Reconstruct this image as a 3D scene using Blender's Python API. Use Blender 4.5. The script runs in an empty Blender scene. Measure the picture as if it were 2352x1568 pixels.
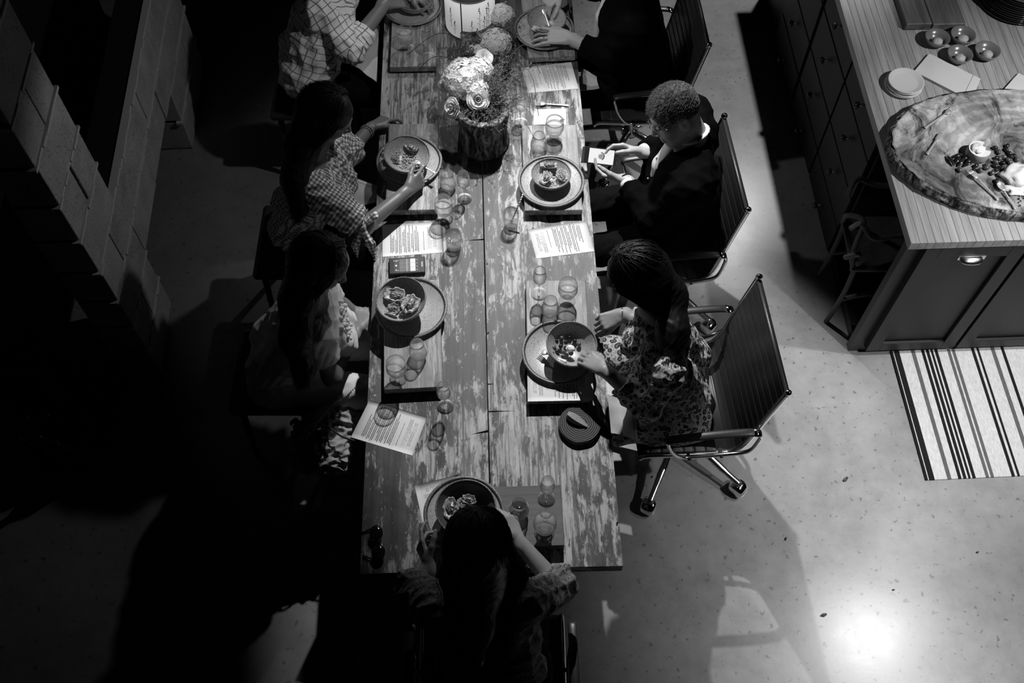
import bpy, bmesh, math, random
import numpy as np
from mathutils import Vector, Matrix, noise as mnoise
random.seed(7); rng = np.random.default_rng(7)
PI = math.pi
C = bpy.context.scene.collection
# ------------------------------------------------------------------ camera
F_PX, PITCH, ROLL, HCAM = 2334.0, math.radians(59.5065), 0.00433, 4.19
_F = np.array([0, math.cos(PITCH), -math.sin(PITCH)]); _R0 = np.array([1.0, 0, 0]); _U0 = np.cross(_R0, _F)
_R = math.cos(ROLL)*_R0 + math.sin(ROLL)*_U0; _U = -math.sin(ROLL)*_R0 + math.cos(ROLL)*_U0
def P(x, y, z):                       # where the sight line of a photo point meets height z
    d = _F*F_PX + _R*(x-1176) - _U*(y-784)
    return Vector(np.array([0, 0, HCAM]) + d*((z-HCAM)/d[2]))
cd = bpy.data.cameras.new('camera'); cd.sensor_width = 36.0; cd.lens = F_PX/2352*36.0
cam = bpy.data.objects.new('camera', cd); C.objects.link(cam)
cam.matrix_world = Matrix(((_R[0], _U[0], -_F[0], 0), (_R[1], _U[1], -_F[1], 0), (_R[2], _U[2], -_F[2], HCAM), (0, 0, 0, 1)))
cd.clip_start = 0.05
S = bpy.context.scene; S.camera = cam
# ------------------------------------------------------------------ light
w = bpy.data.worlds.new('night'); S.world = w; w.use_nodes = True
w.node_tree.nodes['Background'].inputs[0].default_value = (.5, .5, .5, 1); w.node_tree.nodes['Background'].inputs[1].default_value = .0015
def spot(name, loc, target, watts, cone, blend, size):
    d = bpy.data.lights.new(name, 'SPOT'); d.energy = watts; d.spot_size = math.radians(cone); d.spot_blend = blend; d.shadow_soft_size = size
    o = bpy.data.objects.new(name, d); C.objects.link(o); o.location = loc
    o.rotation_euler = (Vector(target)-Vector(loc)).to_track_quat('-Z', 'Y').to_euler(); return o
spot('pendant_or_fill', (.30, 4.0, 3.3), (.40, 2.36, .76), 480, 43, .45, .025)
spot('pendant_or_fill', (-.15, 3.22, 1.80), (-.30, 3.20, .60), 14, 160, .2, .02)
spot('pendant_or_fill', (-.12, 4.25, 2.1), (-.10, 3.78, .76), 17, 74, .6, .02)  # fill light added to brighten the far table end, not a known lamp
spot('ceiling_spotlight', (2.75, .95, 3.3), (2.2, 1.45, 0), 290, 62, .85, .03)
spot('ceiling_spotlight', (2.41, 1.78, 2.75), (1.75, 1.15, 0), 150, 56, 1, .06)
spot('ceiling_spotlight', (3.05, 2.2, 3.1), (2.30, 2.70, .9), 300, 56, 1, .04)
spot('ceiling_spotlight', (1.9, 5.6, 3.4), (1.25, 4.3, 0), 330, 42, .8, .05)
vs = S.view_settings; vs.view_transform = 'Standard'; vs.look = 'None'; vs.gamma = 1; vs.use_curve_mapping = False; vs.exposure = 0.0
# ------------------------------------------------------------------ helpers
W = {}
def thing(name, label, cat, loc=(0, 0, 0), rz=0.0, group=None, kind=None):
    o = bpy.data.objects.new(name, None); C.objects.link(o); o.location = loc; o.rotation_euler = (0, 0, rz); o.empty_display_size = .05
    W[o] = Matrix.Translation(loc) @ Matrix.Rotation(rz, 4, 'Z')
    if label: o['label'] = label
    if cat: o['category'] = cat
    if group: o['group'] = group
    if kind: o['kind'] = kind
    return o
def tag(o, label, cat, group=None):
    o['label'] = label; o['category'] = cat
    if group: o['group'] = group
    return o
def obj(name, V, Fc, mat, parent=None, smooth=True, world=True, loc=None, rz=0.0, auto=None, kind=None, label=None):
    """V: vertices (world coordinates unless world=False), Fc: faces. ONE mesh object."""
    me = bpy.data.meshes.new(name)
    V = np.asarray(V, dtype=np.float64)
    M = W.get(parent, Matrix.Identity(4)) if parent else Matrix.Identity(4)
    L = Matrix.Identity(4)
    if loc is not None: L = Matrix.Translation(loc) @ Matrix.Rotation(rz, 4, 'Z')
    if world:
        inv = np.array((M @ L).inverted()) if loc is None or not world else np.array((M @ L).inverted())
        V = V @ inv[:3, :3].T + inv[:3, 3]
    if isinstance(Fc, np.ndarray):
        n = Fc.shape[1]; me.vertices.add(len(V)); me.vertices.foreach_set('co', V.astype(np.float32).ravel())
        me.loops.add(Fc.size); me.loops.foreach_set('vertex_index', Fc.astype(np.int32).ravel())
        me.polygons.add(len(Fc)); me.polygons.foreach_set('loop_start', np.arange(0, Fc.size, n, dtype=np.int32))
        me.polygons.foreach_set('loop_total', np.full(len(Fc), n, dtype=np.int32)); me.update(calc_edges=True); me.validate()
    else:
        me.from_pydata([tuple(v) for v in V], [], [tuple(f) for f in Fc]); me.update()
    if smooth: me.polygons.foreach_set('use_smooth', [True]*len(me.polygons))
    if auto is not None:
        me.polygons.foreach_set('use_smooth', [True]*len(me.polygons)); me.set_sharp_from_angle(angle=math.radians(auto))
    if mat: me.materials.append(mat)
    o = bpy.data.objects.new(name, me); C.objects.link(o)
    if parent: o.parent = parent
    if loc is not None: o.location = loc; o.rotation_euler = (0, 0, rz)
    W[o] = M @ L
    if kind: o['kind'] = kind
    if label: o['label'] = label
    return o
class MB:
    """collects vertices and faces"""
    def __init__(s): s.v = []; s.f = []
    def add(s, v, f):
        n = len(s.v); s.v += [tuple(p) for p in v]; s.f += [tuple(i+n for i in q) for q in f]; return s
    def box(s, c, size, rz=0.0, b=0.0, M=None):
        sx, sy, sz = [k/2 for k in size]; b = min(b, sx*.9, sy*.9, sz*.9)
        if b <= 0:
            v = [(x*sx, y*sy, z*sz) for z in (-1, 1) for x, y in ((-1, -1), (1, -1), (1, 1), (-1, 1))]
            f = [(3, 2, 1, 0), (4, 5, 6, 7)]+[(i, (i+1) % 4, 4+(i+1) % 4, 4+i) for i in range(4)]
        else:
            v = []
            for z, ins in ((-sz, b), (-sz+b, 0), (sz-b, 0), (sz, b)):
                X, Y = sx-ins, sy-ins; c8 = b*.6 if ins == 0 else b*.3
                v += [(-X+c8, -Y, z), (X-c8, -Y, z), (X, -Y+c8, z), (X, Y-c8, z), (X-c8, Y, z), (-X+c8, Y, z), (-X, Y-c8, z), (-X, -Y+c8, z)]
            f = [tuple(range(7, -1, -1)), tuple(range(24, 32))]
            for k in range(3): f += [(k*8+i, k*8+(i+1) % 8, k*8+8+(i+1) % 8, k*8+8+i) for i in range(8)]
        T = Matrix.Translation(c) @ Matrix.Rotation(rz, 4, 'Z')
        if M is not None: T = Matrix.Translation(c) @ M.to_4x4()
        return s.add([T @ Vector(p) for p in v], f)
    def tube(s, pts, r, n=8, caps=True, flat=1.0, up=None):
        pts = [Vector(p) for p in pts]; m = len(pts); rr = r if hasattr(r, '__len__') else [r]*m
        v = []; prev = None
        for i, p in enumerate(pts):
            t = (pts[min(i+1, m-1)]-pts[max(i-1, 0)]).normalized()
            if prev is None:
                a = Vector(up) if up else (Vector((0, 0, 1)) if abs(t.z) < .9 else Vector((1, 0, 0)))
            else: a = prev
            a = (a-t*a.dot(t)).normalized(); prev = a; b = t.cross(a)
            for k in range(n):
                q = 2*PI*k/n; v.append(p+a*math.cos(q)*rr[i]*flat+b*math.sin(q)*rr[i])
        f = [(i*n+k, i*n+(k+1) % n, (i+1)*n+(k+1) % n, (i+1)*n+k) for i in range(m-1) for k in range(n)]
        if caps: f += [tuple(range(n-1, -1, -1)), tuple((m-1)*n+k for k in range(n))]
        return s.add(v, f)
    def lathe(s, prof, c=(0, 0, 0), n=32, M=None, wob=None, ring=False):
        v = []; f = []
        for j, (r, z) in enumerate(prof):
            for k in range(n):
                q = 2*PI*k/n; R = r*(1+(wob(q, j) if wob else 0)); v.append(Vector((R*math.cos(q), R*math.sin(q), z)))
        m = len(prof)
        f = [(i*n+k, i*n+(k+1) % n, (i+1)*n+(k+1) % n, (i+1)*n+k) for i in range(m-1) for k in range(n)]
        if ring: f += [((m-1)*n+k, (m-1)*n+(k+1) % n, (k+1) % n, k) for k in range(n)]
        if prof[0][0] > 1e-5 and not ring: f.append(tuple(range(n-1, -1, -1)))
        if prof[-1][0] > 1e-5 and not ring: f.append(tuple((m-1)*n+k for k in range(n)))
        T = Matrix.Translation(c) @ (M.to_4x4() if M is not None else Matrix.Identity(4))
        return s.add([T @ p for p in v], f)
    def prism(s, poly, z0, z1, T=None):
        n = len(poly); v = [Vector((x, y, z0)) for x, y in poly]+[Vector((x, y, z1)) for x, y in poly]
        if T is not None: v = [T @ p for p in v]
        return s.add(v, [tuple(range(n-1, -1, -1)), tuple(range(n, 2*n))]+[(i, (i+1) % n, n+(i+1) % n, n+i) for i in range(n)])
    def ball(s, c, r, n=12, m=8, M=None, sq=(1, 1, 1), jit=0.0):
        v = []
        for i in range(1, m):
            th = PI*i/m
            for k in range(n):
                q = 2*PI*k/n; j = 1+random.uniform(-jit, jit)
                v.append(Vector((math.sin(th)*math.cos(q)*sq[0]*j, math.sin(th)*math.sin(q)*sq[1]*j, math.cos(th)*sq[2]*j))*r)
        v += [Vector((0, 0, r*sq[2])), Vector((0, 0, -r*sq[2]))]
        f = [(i*n+k, (i+1)*n+k, (i+1)*n+(k+1) % n, i*n+(k+1) % n) for i in range(m-2) for k in range(n)]
        t = (m-1)*n; f += [(t, k, (k+1) % n) for k in range(n)]+[(t+1, (m-2)*n+(k+1) % n, (m-2)*n+k) for k in range(n)]
        T = Matrix.Translation(c) @ (M.to_4x4() if M is not None else Matrix.Identity(4))
        return s.add([T @ p for p in v], f)
    def build(s, name, mat, parent=None, **kw): return obj(name, s.v, s.f, mat, parent, **kw)
def dup(root, loc, rz=0.0, label=None, group=None):
    r = root.copy(); C.objects.link(r); r.location = loc; r.rotation_euler = (0, 0, rz)
    if label: r['label'] = label
    if group: r['group'] = group
    W[r] = Matrix.Translation(loc) @ Matrix.Rotation(rz, 4, 'Z')
    for ch in [o for o in bpy.data.objects if o.parent == root]:
        c = ch.copy(); C.objects.link(c); c.parent = r
        for g in [o for o in bpy.data.objects if o.parent == ch]:
            d = g.copy(); C.objects.link(d); d.parent = c
    return r
def arc(c, r, a0, a1, n, ax=(1, 0, 0), ay=(0, 0, 1)):
    c, ax, ay = Vector(c), Vector(ax), Vector(ay)
    return [c+ax*(r*math.cos(a0+(a1-a0)*i/n))+ay*(r*math.sin(a0+(a1-a0)*i/n)) for i in range(n+1)]
def smooth_path(pts, k=6, closed=False):
    P_ = [Vector(p) for p in pts]; n = len(P_); out = []
    for i in range(n if closed else n-1):
        if closed: a, b, c, d = P_[(i-1) % n], P_[i], P_[(i+1) % n], P_[(i+2) % n]
        else: a, b, c, d = P_[max(i-1, 0)], P_[i], P_[i+1], P_[min(i+2, n-1)]
        for j in range(k):
            t = j/k; out.append(.5*((2*b)+(c-a)*t+(2*a-5*b+4*c-d)*t*t+(3*b-a-3*c+d)*t**3))
    if not closed: out.append(P_[-1])
    return out
# ------------------------------------------------------------------ materials (the photograph is black and white)
MATS = {}
class NT:
    def __init__(s, name, rough=.6, metal=0.0, spec=.5):
        m = bpy.data.materials.new(name); m.use_nodes = True; s.m = m; s.t = m.node_tree; s.n = s.t.nodes; s.b = s.n['Principled BSDF']
        s.b.inputs['Roughness'].default_value = rough; s.b.inputs['Metallic'].default_value = metal; s.b.inputs['Specular IOR Level'].default_value = spec
        MATS[name] = m
    def new(s, typ, **kw):
        n = s.n.new(typ)
        for k, v in kw.items():
            if hasattr(n, k) and k not in ('inputs',): setattr(n, k, v)
        return n
    def link(s, a, b): s.t.links.new(a, b)
    def co(s, kind='Object', scale=(1, 1, 1), rot=(0, 0, 0), rand=True, attr=None):
        if attr: src = s.new('ShaderNodeAttribute'); src.attribute_name = attr; o = src.outputs['Vector']
        else: o = s.new('ShaderNodeTexCoord').outputs[kind]
        mp = s.new('ShaderNodeMapping'); mp.inputs['Scale'].default_value = scale; mp.inputs['Rotation'].default_value = rot; s.link(o, mp.inputs[0])
        if rand and not attr:
            oi = s.new('ShaderNodeObjectInfo'); ml = s.new('ShaderNodeMath', operation='MULTIPLY'); ml.inputs[1].default_value = 37.0
            s.link(oi.outputs['Random'], ml.inputs[0]); cb = s.new('ShaderNodeCombineXYZ')
            for i in range(3): s.link(ml.outputs[0], cb.inputs[i])
            s.link(cb.outputs[0], mp.inputs['Location'])
        return mp.outputs[0]
    def noise(s, vec, scale=5, detail=4, rough=.55, dist=0.0):
        n = s.new('ShaderNodeTexNoise'); n.inputs['Scale'].default_value = scale; n.inputs['Detail'].default_value = detail
        n.inputs['Roughness'].default_value = rough; n.inputs['Distortion'].default_value = dist; s.link(vec, n.inputs['Vector']); return n.outputs['Fac']
    def ramp(s, fac, stops, interp='LINEAR'):
        r = s.new('ShaderNodeValToRGB'); r.color_ramp.interpolation = interp; e = r.color_ramp.elements
        while len(e) < len(stops): e.new(.5)
        for i, (p, c) in enumerate(stops): e[i].position = p; e[i].color = (c, c, c, 1) if not hasattr(c, '__len__') else (*c, 1)
        s.link(fac, r.inputs[0]); return r.outputs[0]
    def math(s, op, a, b=None, clamp=False):
        n = s.new('ShaderNodeMath', operation=op); n.use_clamp = clamp
        for i, v in enumerate((a, b)):
            if v is None: continue
            if isinstance(v, (int, float)): n.inputs[i].default_value = v
            else: s.link(v, n.inputs[i])
        return n.outputs[0]
    def mix(s, fac, a, b):
        n = s.new('ShaderNodeMix', data_type='RGBA')
        if isinstance(fac, (int, float)): n.inputs[0].default_value = fac
        else: s.link(fac, n.inputs[0])
        for i, v in ((6, a), (7, b)):
            if isinstance(v, (int, float)): n.inputs[i].default_value = (v, v, v, 1)
            else: s.link(v, n.inputs[i])
        return n.outputs[2]
    def col(s, c):
        if isinstance(c, (int, float)): s.b.inputs['Base Color'].default_value = (c, c, c, 1)
        else: s.link(c, s.b.inputs['Base Color'])
        return s
    def bump(s, h, strength=.3, dist=.002):
        b = s.new('ShaderNodeBump'); b.inputs['Strength'].default_value = strength; b.inputs['Distance'].default_value = dist
        s.link(h, b.inputs['Height']); s.link(b.outputs[0], s.b.inputs['Normal']); return s
    def rough(s, r):
        s.link(r, s.b.inputs['Roughness']); return s
def plain(name, c, rough=.6, metal=0.0, spec=.5, bump=0.0, bscale=200, var=0.0):
    t = NT(name, rough, metal, spec)
    if bump or var:
        v = t.co(); h = t.noise(v, bscale, 5)
        if bump: t.bump(h, bump, .001)
        if var: t.col(t.ramp(h, [(.3, c*(1-var)), (.7, min(1, c*(1+var)))]))
        else: t.col(c)
    else: t.col(c)
    return t.m
# concrete floor
t = NT('polished_concrete', .3, spec=.5); v = t.co(rand=False)
a = t.noise(v, 1.3, 6, .6, .4); b = t.noise(v, 9, 8, .7); s_ = t.noise(v, 60, 3, .6)
c = t.mix(.5, t.ramp(a, [(.3, .17), (.7, .31)]), t.ramp(b, [(.3, .16), (.72, .30)]))
sp = t.ramp(t.noise(v, 38, 2, .5), [(.30, 0.0), (.36, 1.0)]); c2 = t.mix(sp, .13, c)
t.col(c2); t.rough(t.ramp(b, [(.3, .26), (.75, .31)])); t.bump(s_, .08, .001)
# worn painted table wood: paint patches on dark wood, everything stretched along the plank
def worn_wood(name, dark, mid, paint, amount, sy=1.0):
    t = NT(name, .5, spec=.35); v = t.co(scale=(1, .30*sy, 1)); v2 = t.co(scale=(1, .035*sy, 1)); v3 = t.co(scale=(1, .5, 1))
    g = t.noise(v2, 95, 6, .7); g2 = t.noise(v2, 22, 5, .6, .3)
    wood = t.mix(.5, t.ramp(g, [(.3, dark), (.7, mid)]), t.ramp(g2, [(.3, dark*.7), (.7, mid*1.15)]))
    stn = t.ramp(t.noise(v3, 4.5, 5, .65, .4), [(.34, .35), (.5, 1.0)])
    mm = t.new('ShaderNodeMix', data_type='RGBA', blend_type='MULTIPLY'); mm.inputs[0].default_value = 1; t.link(wood, mm.inputs[6]); t.link(stn, mm.inputs[7]); wood = mm.outputs[2]
    pm = t.noise(v, 26, 9, .76, .3); pm2 = t.noise(v3, 3.0, 4, .6)
    m = t.math('ADD', t.math('MULTIPLY', pm, .8), t.math('MULTIPLY', pm2, .5))
    mask = t.ramp(m, [(amount, 0.0), (amount+.055, 1.0)])
    scr = t.ramp(t.noise(v2, 70, 5, .8), [(.42, 0.1), (.52, 1.0)])
    pc = t.ramp(t.noise(v, 34, 6, .75), [(.3, paint*.55), (.7, paint)])
    sp = t.ramp(t.noise(t.co(scale=(1, .7, 1)), 75, 2, .5), [(.71, 0.0), (.73, .8)])
    c = t.mix(t.math('MULTIPLY', mask, scr, True), wood, pc); c = t.mix(sp, c, paint*.9)
    t.col(c); t.bump(g, .35, .0012); return t
worn_wood('table_paint', .024, .115, .50, .64)
worn_wood('board_wood', .09, .34, .50, .66, .4)
def wood(name, dark, light, scale=60, rough=.55, axis='y', st=.05):
    t = NT(name, rough, spec=.35); sc = {'x': (st, 1, 1), 'y': (1, st, 1), 'z': (1, 1, st)}[axis]
    v = t.co(scale=sc); g = t.noise(v, scale, 6, .65, .2); g2 = t.noise(v, scale*.25, 3, .5, .6)
    t.col(t.mix(.45, t.ramp(g, [(.3, dark), (.7, light)]), t.ramp(g2, [(.3, dark), (.7, light)]))); t.bump(g, .2, .0008); return t.m
wood('walnut_board', .05, .20, 70); wood('walnut_cross', .04, .16, 60, axis='x'); wood('butcher_block', .18, .50, 80, .45); wood('dark_wood', .02, .05)
wood('twig_wood', .04, .11, 60, .7, 'z')
plain('leather_black', .028, .38, spec=.5, bump=.25, bscale=300)
plain('aluminium', .62, .22, 1.0); plain('chrome', .8, .08, 1.0); plain('steel', .75, .3, .55); plain('rubber', .02, .7)
plain('cabinet_paint', .009, .5, bump=.05); plain('skin', .27, .48, spec=.4, bump=.12, bscale=260, var=.06); plain('skin_pale', .42, .48, spec=.4, bump=.12, bscale=260, var=.05)
plain('skin_deep', .16, .42, spec=.5, bump=.12, bscale=260, var=.06)
plain('eye_white', .6, .15); plain('iris', .03, .1); plain('lips', .14, .4)
plain('suit_black', .003, .9, spec=.05); plain('trousers_dark', .006, .9, spec=.05); plain('shirt_white', .68, .8, spec=.2, bump=.1); plain('denim', .3, .85, spec=.2, var=.15, bscale=90)
plain('linen_white', .62, .85, spec=.1, bump=.25, bscale=500); plain('hair_dark', .005, .5, spec=.3); plain('hair_fair', .15, .4, spec=.7); plain('hair_grey', .10, .75, spec=.2); plain('hair_brown', .014, .45, spec=.4)
plain('paper', .72, .7, spec=.2); plain('ink', .10, .8, spec=.1); plain('ink_faint', .35, .8, spec=.1)
plain('black_gloss', .01, .07, spec=.8); plain('phone_case', .015, .35)
plain('knit_white', .8, .85, spec=.1, bump=.6, bscale=90); plain('bag_canvas', .34, .8, spec=.2, bump=.4, bscale=250, var=.2)
plain('petal_white', .78, .6, spec=.2); 
def petal():
    m = bpy.data.materials.new('petal_white'); m.use_nodes = True; n = m.node_tree.nodes; l = m.node_tree.links; n.clear(); o = n.new('ShaderNodeOutputMaterial')
    a = n.new('ShaderNodeBsdfDiffuse'); b = n.new('ShaderNodeBsdfTranslucent'); x = n.new('ShaderNodeMixShader'); a.inputs[0].default_value = (.85, .85, .85, 1); b.inputs[0].default_value = (.8, .8, .8, 1); x.inputs[0].default_value = .42
    l.new(a.outputs[0], x.inputs[1]); l.new(b.outputs[0], x.inputs[2]); l.new(x.outputs[0], o.inputs[0]); MATS['petal_white'] = m
petal()
plain('leaf_grey', .10, .6); plain('leaf_dark', .035, .6); plain('moss', .09, .9, var=.5, bscale=80)
plain('olive_dark', .02, .15, spec=.7); plain('olive_mid', .09, .2, spec=.7); plain('cheese', .80, .55); plain('cheese_rind', .38, .8, bump=.5, bscale=60, var=.2); plain('bread', .5, .85, bump=.5, bscale=120, var=.15); plain('crust', .22, .8, bump=.5, bscale=80)
plain('oyster_shell', .34, .55, bump=.9, bscale=70, var=.6); plain('oyster_nacre', .42, .25, spec=.6, var=.5, bscale=90); plain('oyster_meat', .20, .15, spec=.8, var=.7, bscale=110); plain('salt_bed', .42, .7, bump=1.0, bscale=150, var=.5)
plain('china_white', .66, .22, spec=.6); plain('china_grey', .16, .25, spec=.6); plain('china_dark', .03, .12, spec=.7); plain('plaster_ball', .42, .6, var=.12, bscale=50)
plain('mortar', .55, .9, bump=.6, bscale=150); plain('matte_black', .006, .95); plain('leather_strap', .02, .5); plain('bracelet_bead', .35, .25, .8)
def block_mat():
    t = NT('cinder_block', .92, spec=.15); v = t.co(); a = t.noise(v, 130, 4, .7); b = t.noise(v, 6, 4, .6); oi = t.new('ShaderNodeObjectInfo')
    base = t.ramp(b, [(.3, .34), (.7, .52)]); pits = t.ramp(a, [(.34, .25), (.44, 1.0)])
    m = t.new('ShaderNodeMix', data_type='RGBA', blend_type='MULTIPLY'); m.inputs[0].default_value = 1; t.link(base, m.inputs[6]); t.link(pits, m.inputs[7]); t.col(m.outputs[2]); t.bump(a, .7, .003)
block_mat()
def stone(name, c, speck, rough=.4):
    t = NT(name, rough, spec=.5); v = t.co(); a = t.noise(v, 260, 2, .6); b = t.noise(v, 9, 3, .5)
    m = t.ramp(a, [(.36, 0.0), (.44, 1.0)]); t.col(t.mix(m, speck, t.ramp(b, [(.3, c*.82), (.7, c*1.1)]))); t.bump(a, .1, .0006)
stone('stoneware', .40, .12, .34); stone('stoneware_rim', .13, .38, .4); stone('stoneware_bowl', .38, .10, .34); stone('stoneware_dark', .09, .05, .34)
# glass that lets its light through straight: thin walled tableware
def thin_glass(name, tint, body=0.0, bodycol=.6, edge=.55):
    m = bpy.data.materials.new(name); m.use_nodes = True; n = m.node_tree.nodes; l = m.node_tree.links; n.clear()
    out = n.new('ShaderNodeOutputMaterial'); tr = n.new('ShaderNodeBsdfTransparent'); tr.inputs[0].default_value = (tint, tint, tint, 1)
    gl = n.new('ShaderNodeBsdfGlossy'); gl.inputs['Roughness'].default_value = .04; fr = n.new('ShaderNodeLayerWeight'); fr.inputs[0].default_value = .5
    def mth(op, a, b, c=None):
        x = n.new('ShaderNodeMath'); x.operation = op
        for i, v in enumerate((a, b, c)):
            if v is None: continue
            if isinstance(v, float): x.inputs[i].default_value = v
            else: l.new(v, x.inputs[i])
        return x.outputs[0]
    fc = fr.outputs['Facing']
    mx = n.new('ShaderNodeMixShader'); l.new(mth('MULTIPLY_ADD', mth('POWER', fc, 3.0), .6, .04), mx.inputs[0]); l.new(tr.outputs[0], mx.inputs[1]); l.new(gl.outputs[0], mx.inputs[2]); last = mx.outputs[0]
    tl = n.new('ShaderNodeBsdfDiffuse'); tl.inputs[0].default_value = (.8, .8, .8, 1); m2 = n.new('ShaderNodeMixShader'); l.new(mth('MULTIPLY', mth('POWER', fc, 3.6), edge), m2.inputs[0]); l.new(last, m2.inputs[1]); l.new(tl.outputs[0], m2.inputs[2]); last = m2.outputs[0]  # rim brightness painted: white mixed in at grazing angles in place of refraction
    if body > 0:
        df = n.new('ShaderNodeBsdfDiffuse'); df.inputs[0].default_value = (bodycol,)*3+(1,); m2 = n.new('ShaderNodeMixShader'); m2.inputs[0].default_value = body
        l.new(last, m2.inputs[1]); l.new(df.outputs[0], m2.inputs[2]); last = m2.outputs[0]
    l.new(last, out.inputs[0]); MATS[name] = m
thin_glass('clear_glass', .985, edge=.9); thin_glass('pale_drink', .93, .22, .9, .3); thin_glass('dark_drink', .5, .05, .2, .1); thin_glass('bottle_glass', .08, .1, .005, .05)
# fabrics with printed or woven patterns, laid along the limbs by the vertex attribute "cloth" (metres)
def bands(t, vec, axis, scale, lo, hi, duty=.5):
    sep = t.new('ShaderNodeSeparateXYZ'); t.link(vec, sep.inputs[0]); a = t.math('FRACT', t.math('MULTIPLY', sep.outputs[axis], scale))
    return t.ramp(a, [(0, lo), (duty, hi)], 'CONSTANT')
def gingham(name, scale, dark, light):
    t = NT(name, .85, spec=.1); v = t.co(attr='cloth'); a = bands(t, v, 0, scale, 0., 1.); b = bands(t, v, 1, scale, 0., 1.)
    k = t.math('MULTIPLY', t.math('ADD', a, b), .5); t.col(t.ramp(k, [(0, dark), (.5, (dark+light)*.38), (1, light)]))
gingham('gingham', 62, .12, .85)
def windowpane(name, scale, dark, light):
    t = NT(name, .85, spec=.1); v = t.co(attr='cloth'); a = bands(t, v, 0, scale, 0., 1., .12); b = bands(t, v, 1, scale, 0., 1., .12)
    k = t.math('MINIMUM', a, b); t.col(t.mix(k, dark, light))
windowpane('check_shirt', 30, .2, .75)
def leopard():
    t = NT('leopard_print', .7, spec=.2); v = t.co(attr='cloth'); vo = t.new('ShaderNodeTexVoronoi'); vo.inputs['Scale'].default_value = 44; vo.inputs['Randomness'].default_value = .9
    n = t.new('ShaderNodeTexNoise'); n.inputs['Scale'].default_value = 30; t.link(v, n.inputs[0]); ad = t.new('ShaderNodeMix', data_type='VECTOR'); ad.inputs[0].default_value = .02
    t.link(v, ad.inputs[4]); t.link(n.outputs['Color'], ad.inputs[5]); t.link(ad.outputs[1], vo.inputs['Vector'])
    d = vo.outputs['Distance']; c = t.ramp(d, [(0, .12), (.22, .20), (.30, .014), (.42, .02), (.47, .45), (.62, .65), (.8, .3)])
    f = t.noise(v, 160, 3, .7); t.col(t.mix(t.ramp(f, [(.4, 0.), (.65, .6)]), c, .02)); t.bump(f, .2, .001)
leopard()
def tweed():
    t = NT('mottled_print', .8, spec=.2); v = t.co(attr='cloth'); a = t.noise(v, 85, 5, .75, 1.5); b = t.noise(v, 20, 3, .6)
    t.col(t.mix(t.ramp(a, [(.40, 0.), (.56, 1.)]), .02, t.ramp(b, [(.3, .16), (.7, .40)])))
tweed()
def rugmat():
    t = NT('rug_weave', .95, spec=.05); v = t.co(rand=False); sep = t.new('ShaderNodeSeparateXYZ'); t.link(v, sep.inputs[0])
    D, M_, L = .016, .12, .60; fac = t.math('MULTIPLY', sep.outputs[0], 1/.96)
    st = [(0, D), (.008, L), (.013, D), (.04, L), (.1, M_), (.118, L), (.152, D), (.166, L), (.174, D), (.188, L), (.196, D), (.210, L), (.218, D), (.232, L), (.28, M_), (.295, L), (.303, M_), (.320, L),
          (.40, D), (.416, L), (.426, D), (.440, L), (.5, M_), (.518, L), (.55, D), (.565, L)]
    r1 = t.ramp(fac, st, 'CONSTANT'); n = t.noise(t.co(scale=(1, .25, 1), rand=False), 160, 4, .7)
    m = t.new('ShaderNodeMix', data_type='RGBA', blend_type='MULTIPLY'); m.inputs[0].default_value = 1; t.link(r1, m.inputs[6]); t.link(t.ramp(n, [(.3, .75), (.7, 1.1)]), m.inputs[7]); t.col(m.outputs[2]); t.bump(n, .8, .003)
rugmat()
def bark():
    t = NT('bark', .95, spec=.1); v = t.co(scale=(1, 1, .25)); a = t.noise(v, 30, 7, .75, 1.2); t.col(t.ramp(a, [(.40, .02), (.5, .14), (.64, .55)])); t.bump(a, 1.0, .008)
bark()
def slabmat():
    t = NT('slab_face', .6, spec=.3); v = t.co(rand=False); dn = t.noise(v, 4, 5, .6); vo = t.new('ShaderNodeVectorMath', operation='LENGTH'); t.link(t.co(scale=(1, 1.5, 1), rand=False), vo.inputs[0])
    r = t.math('SINE', t.math('MULTIPLY', t.math('ADD', vo.outputs['Value'], t.math('MULTIPLY', dn, .25)), 95)); rings = t.ramp(r, [(0, .36), (.8, .50)])
    st = t.noise(t.co(scale=(1, .6, 1), rot=(0, 0, .3), rand=False), 9, 8, .75, 1.5); big = t.noise(v, 3.2, 4, .6, .6)
    k = t.ramp(st, [(.38, .12), (.50, .9), (.6, 1.15)]); k2 = t.ramp(big, [(.40, .38), (.6, 1.2)])
    m = t.new('ShaderNodeMix', data_type='RGBA', blend_type='MULTIPLY'); m.inputs[0].default_value = 1; t.link(rings, m.inputs[6]); t.link(k, m.inputs[7])
    m2 = t.new('ShaderNodeMix', data_type='RGBA', blend_type='MULTIPLY'); m2.inputs[0].default_value = 1; t.link(m.outputs[2], m2.inputs[6]); t.link(k2, m2.inputs[7]); t.col(m2.outputs[2]); t.bump(st, .4, .002)
slabmat()
def ringwood():
    t = NT('ring_wood', .7, spec=.2); vo = t.new('ShaderNodeVectorMath', operation='LENGTH'); v = t.co(rand=False); t.link(v, vo.inputs[0]); n = t.noise(v, 12, 4)
    r = t.math('SINE', t.math('MULTIPLY', t.math('ADD', vo.outputs['Value'], t.math('MULTIPLY', n, .012)), 900)); t.col(t.ramp(r, [(.25, .03), (.75, .13)])); t.bump(r, .4, .001)
ringwood()
def emit(name, c, s):
    m = bpy.data.materials.new(name); m.use_nodes = True; b = m.node_tree.nodes['Principled BSDF']; b.inputs['Base Color'].default_value = (.02, .02, .02, 1)
    b.inputs['Emission Color'].default_value = (c, c, c, 1); b.inputs['Emission Strength'].default_value = s; MATS[name] = m
emit('screen_white', .9, .95); emit('screen_grey', .12, 1.0); emit('screen_dark', .012, 1.0); emit('screen_mid', .3, 1.0)
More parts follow.
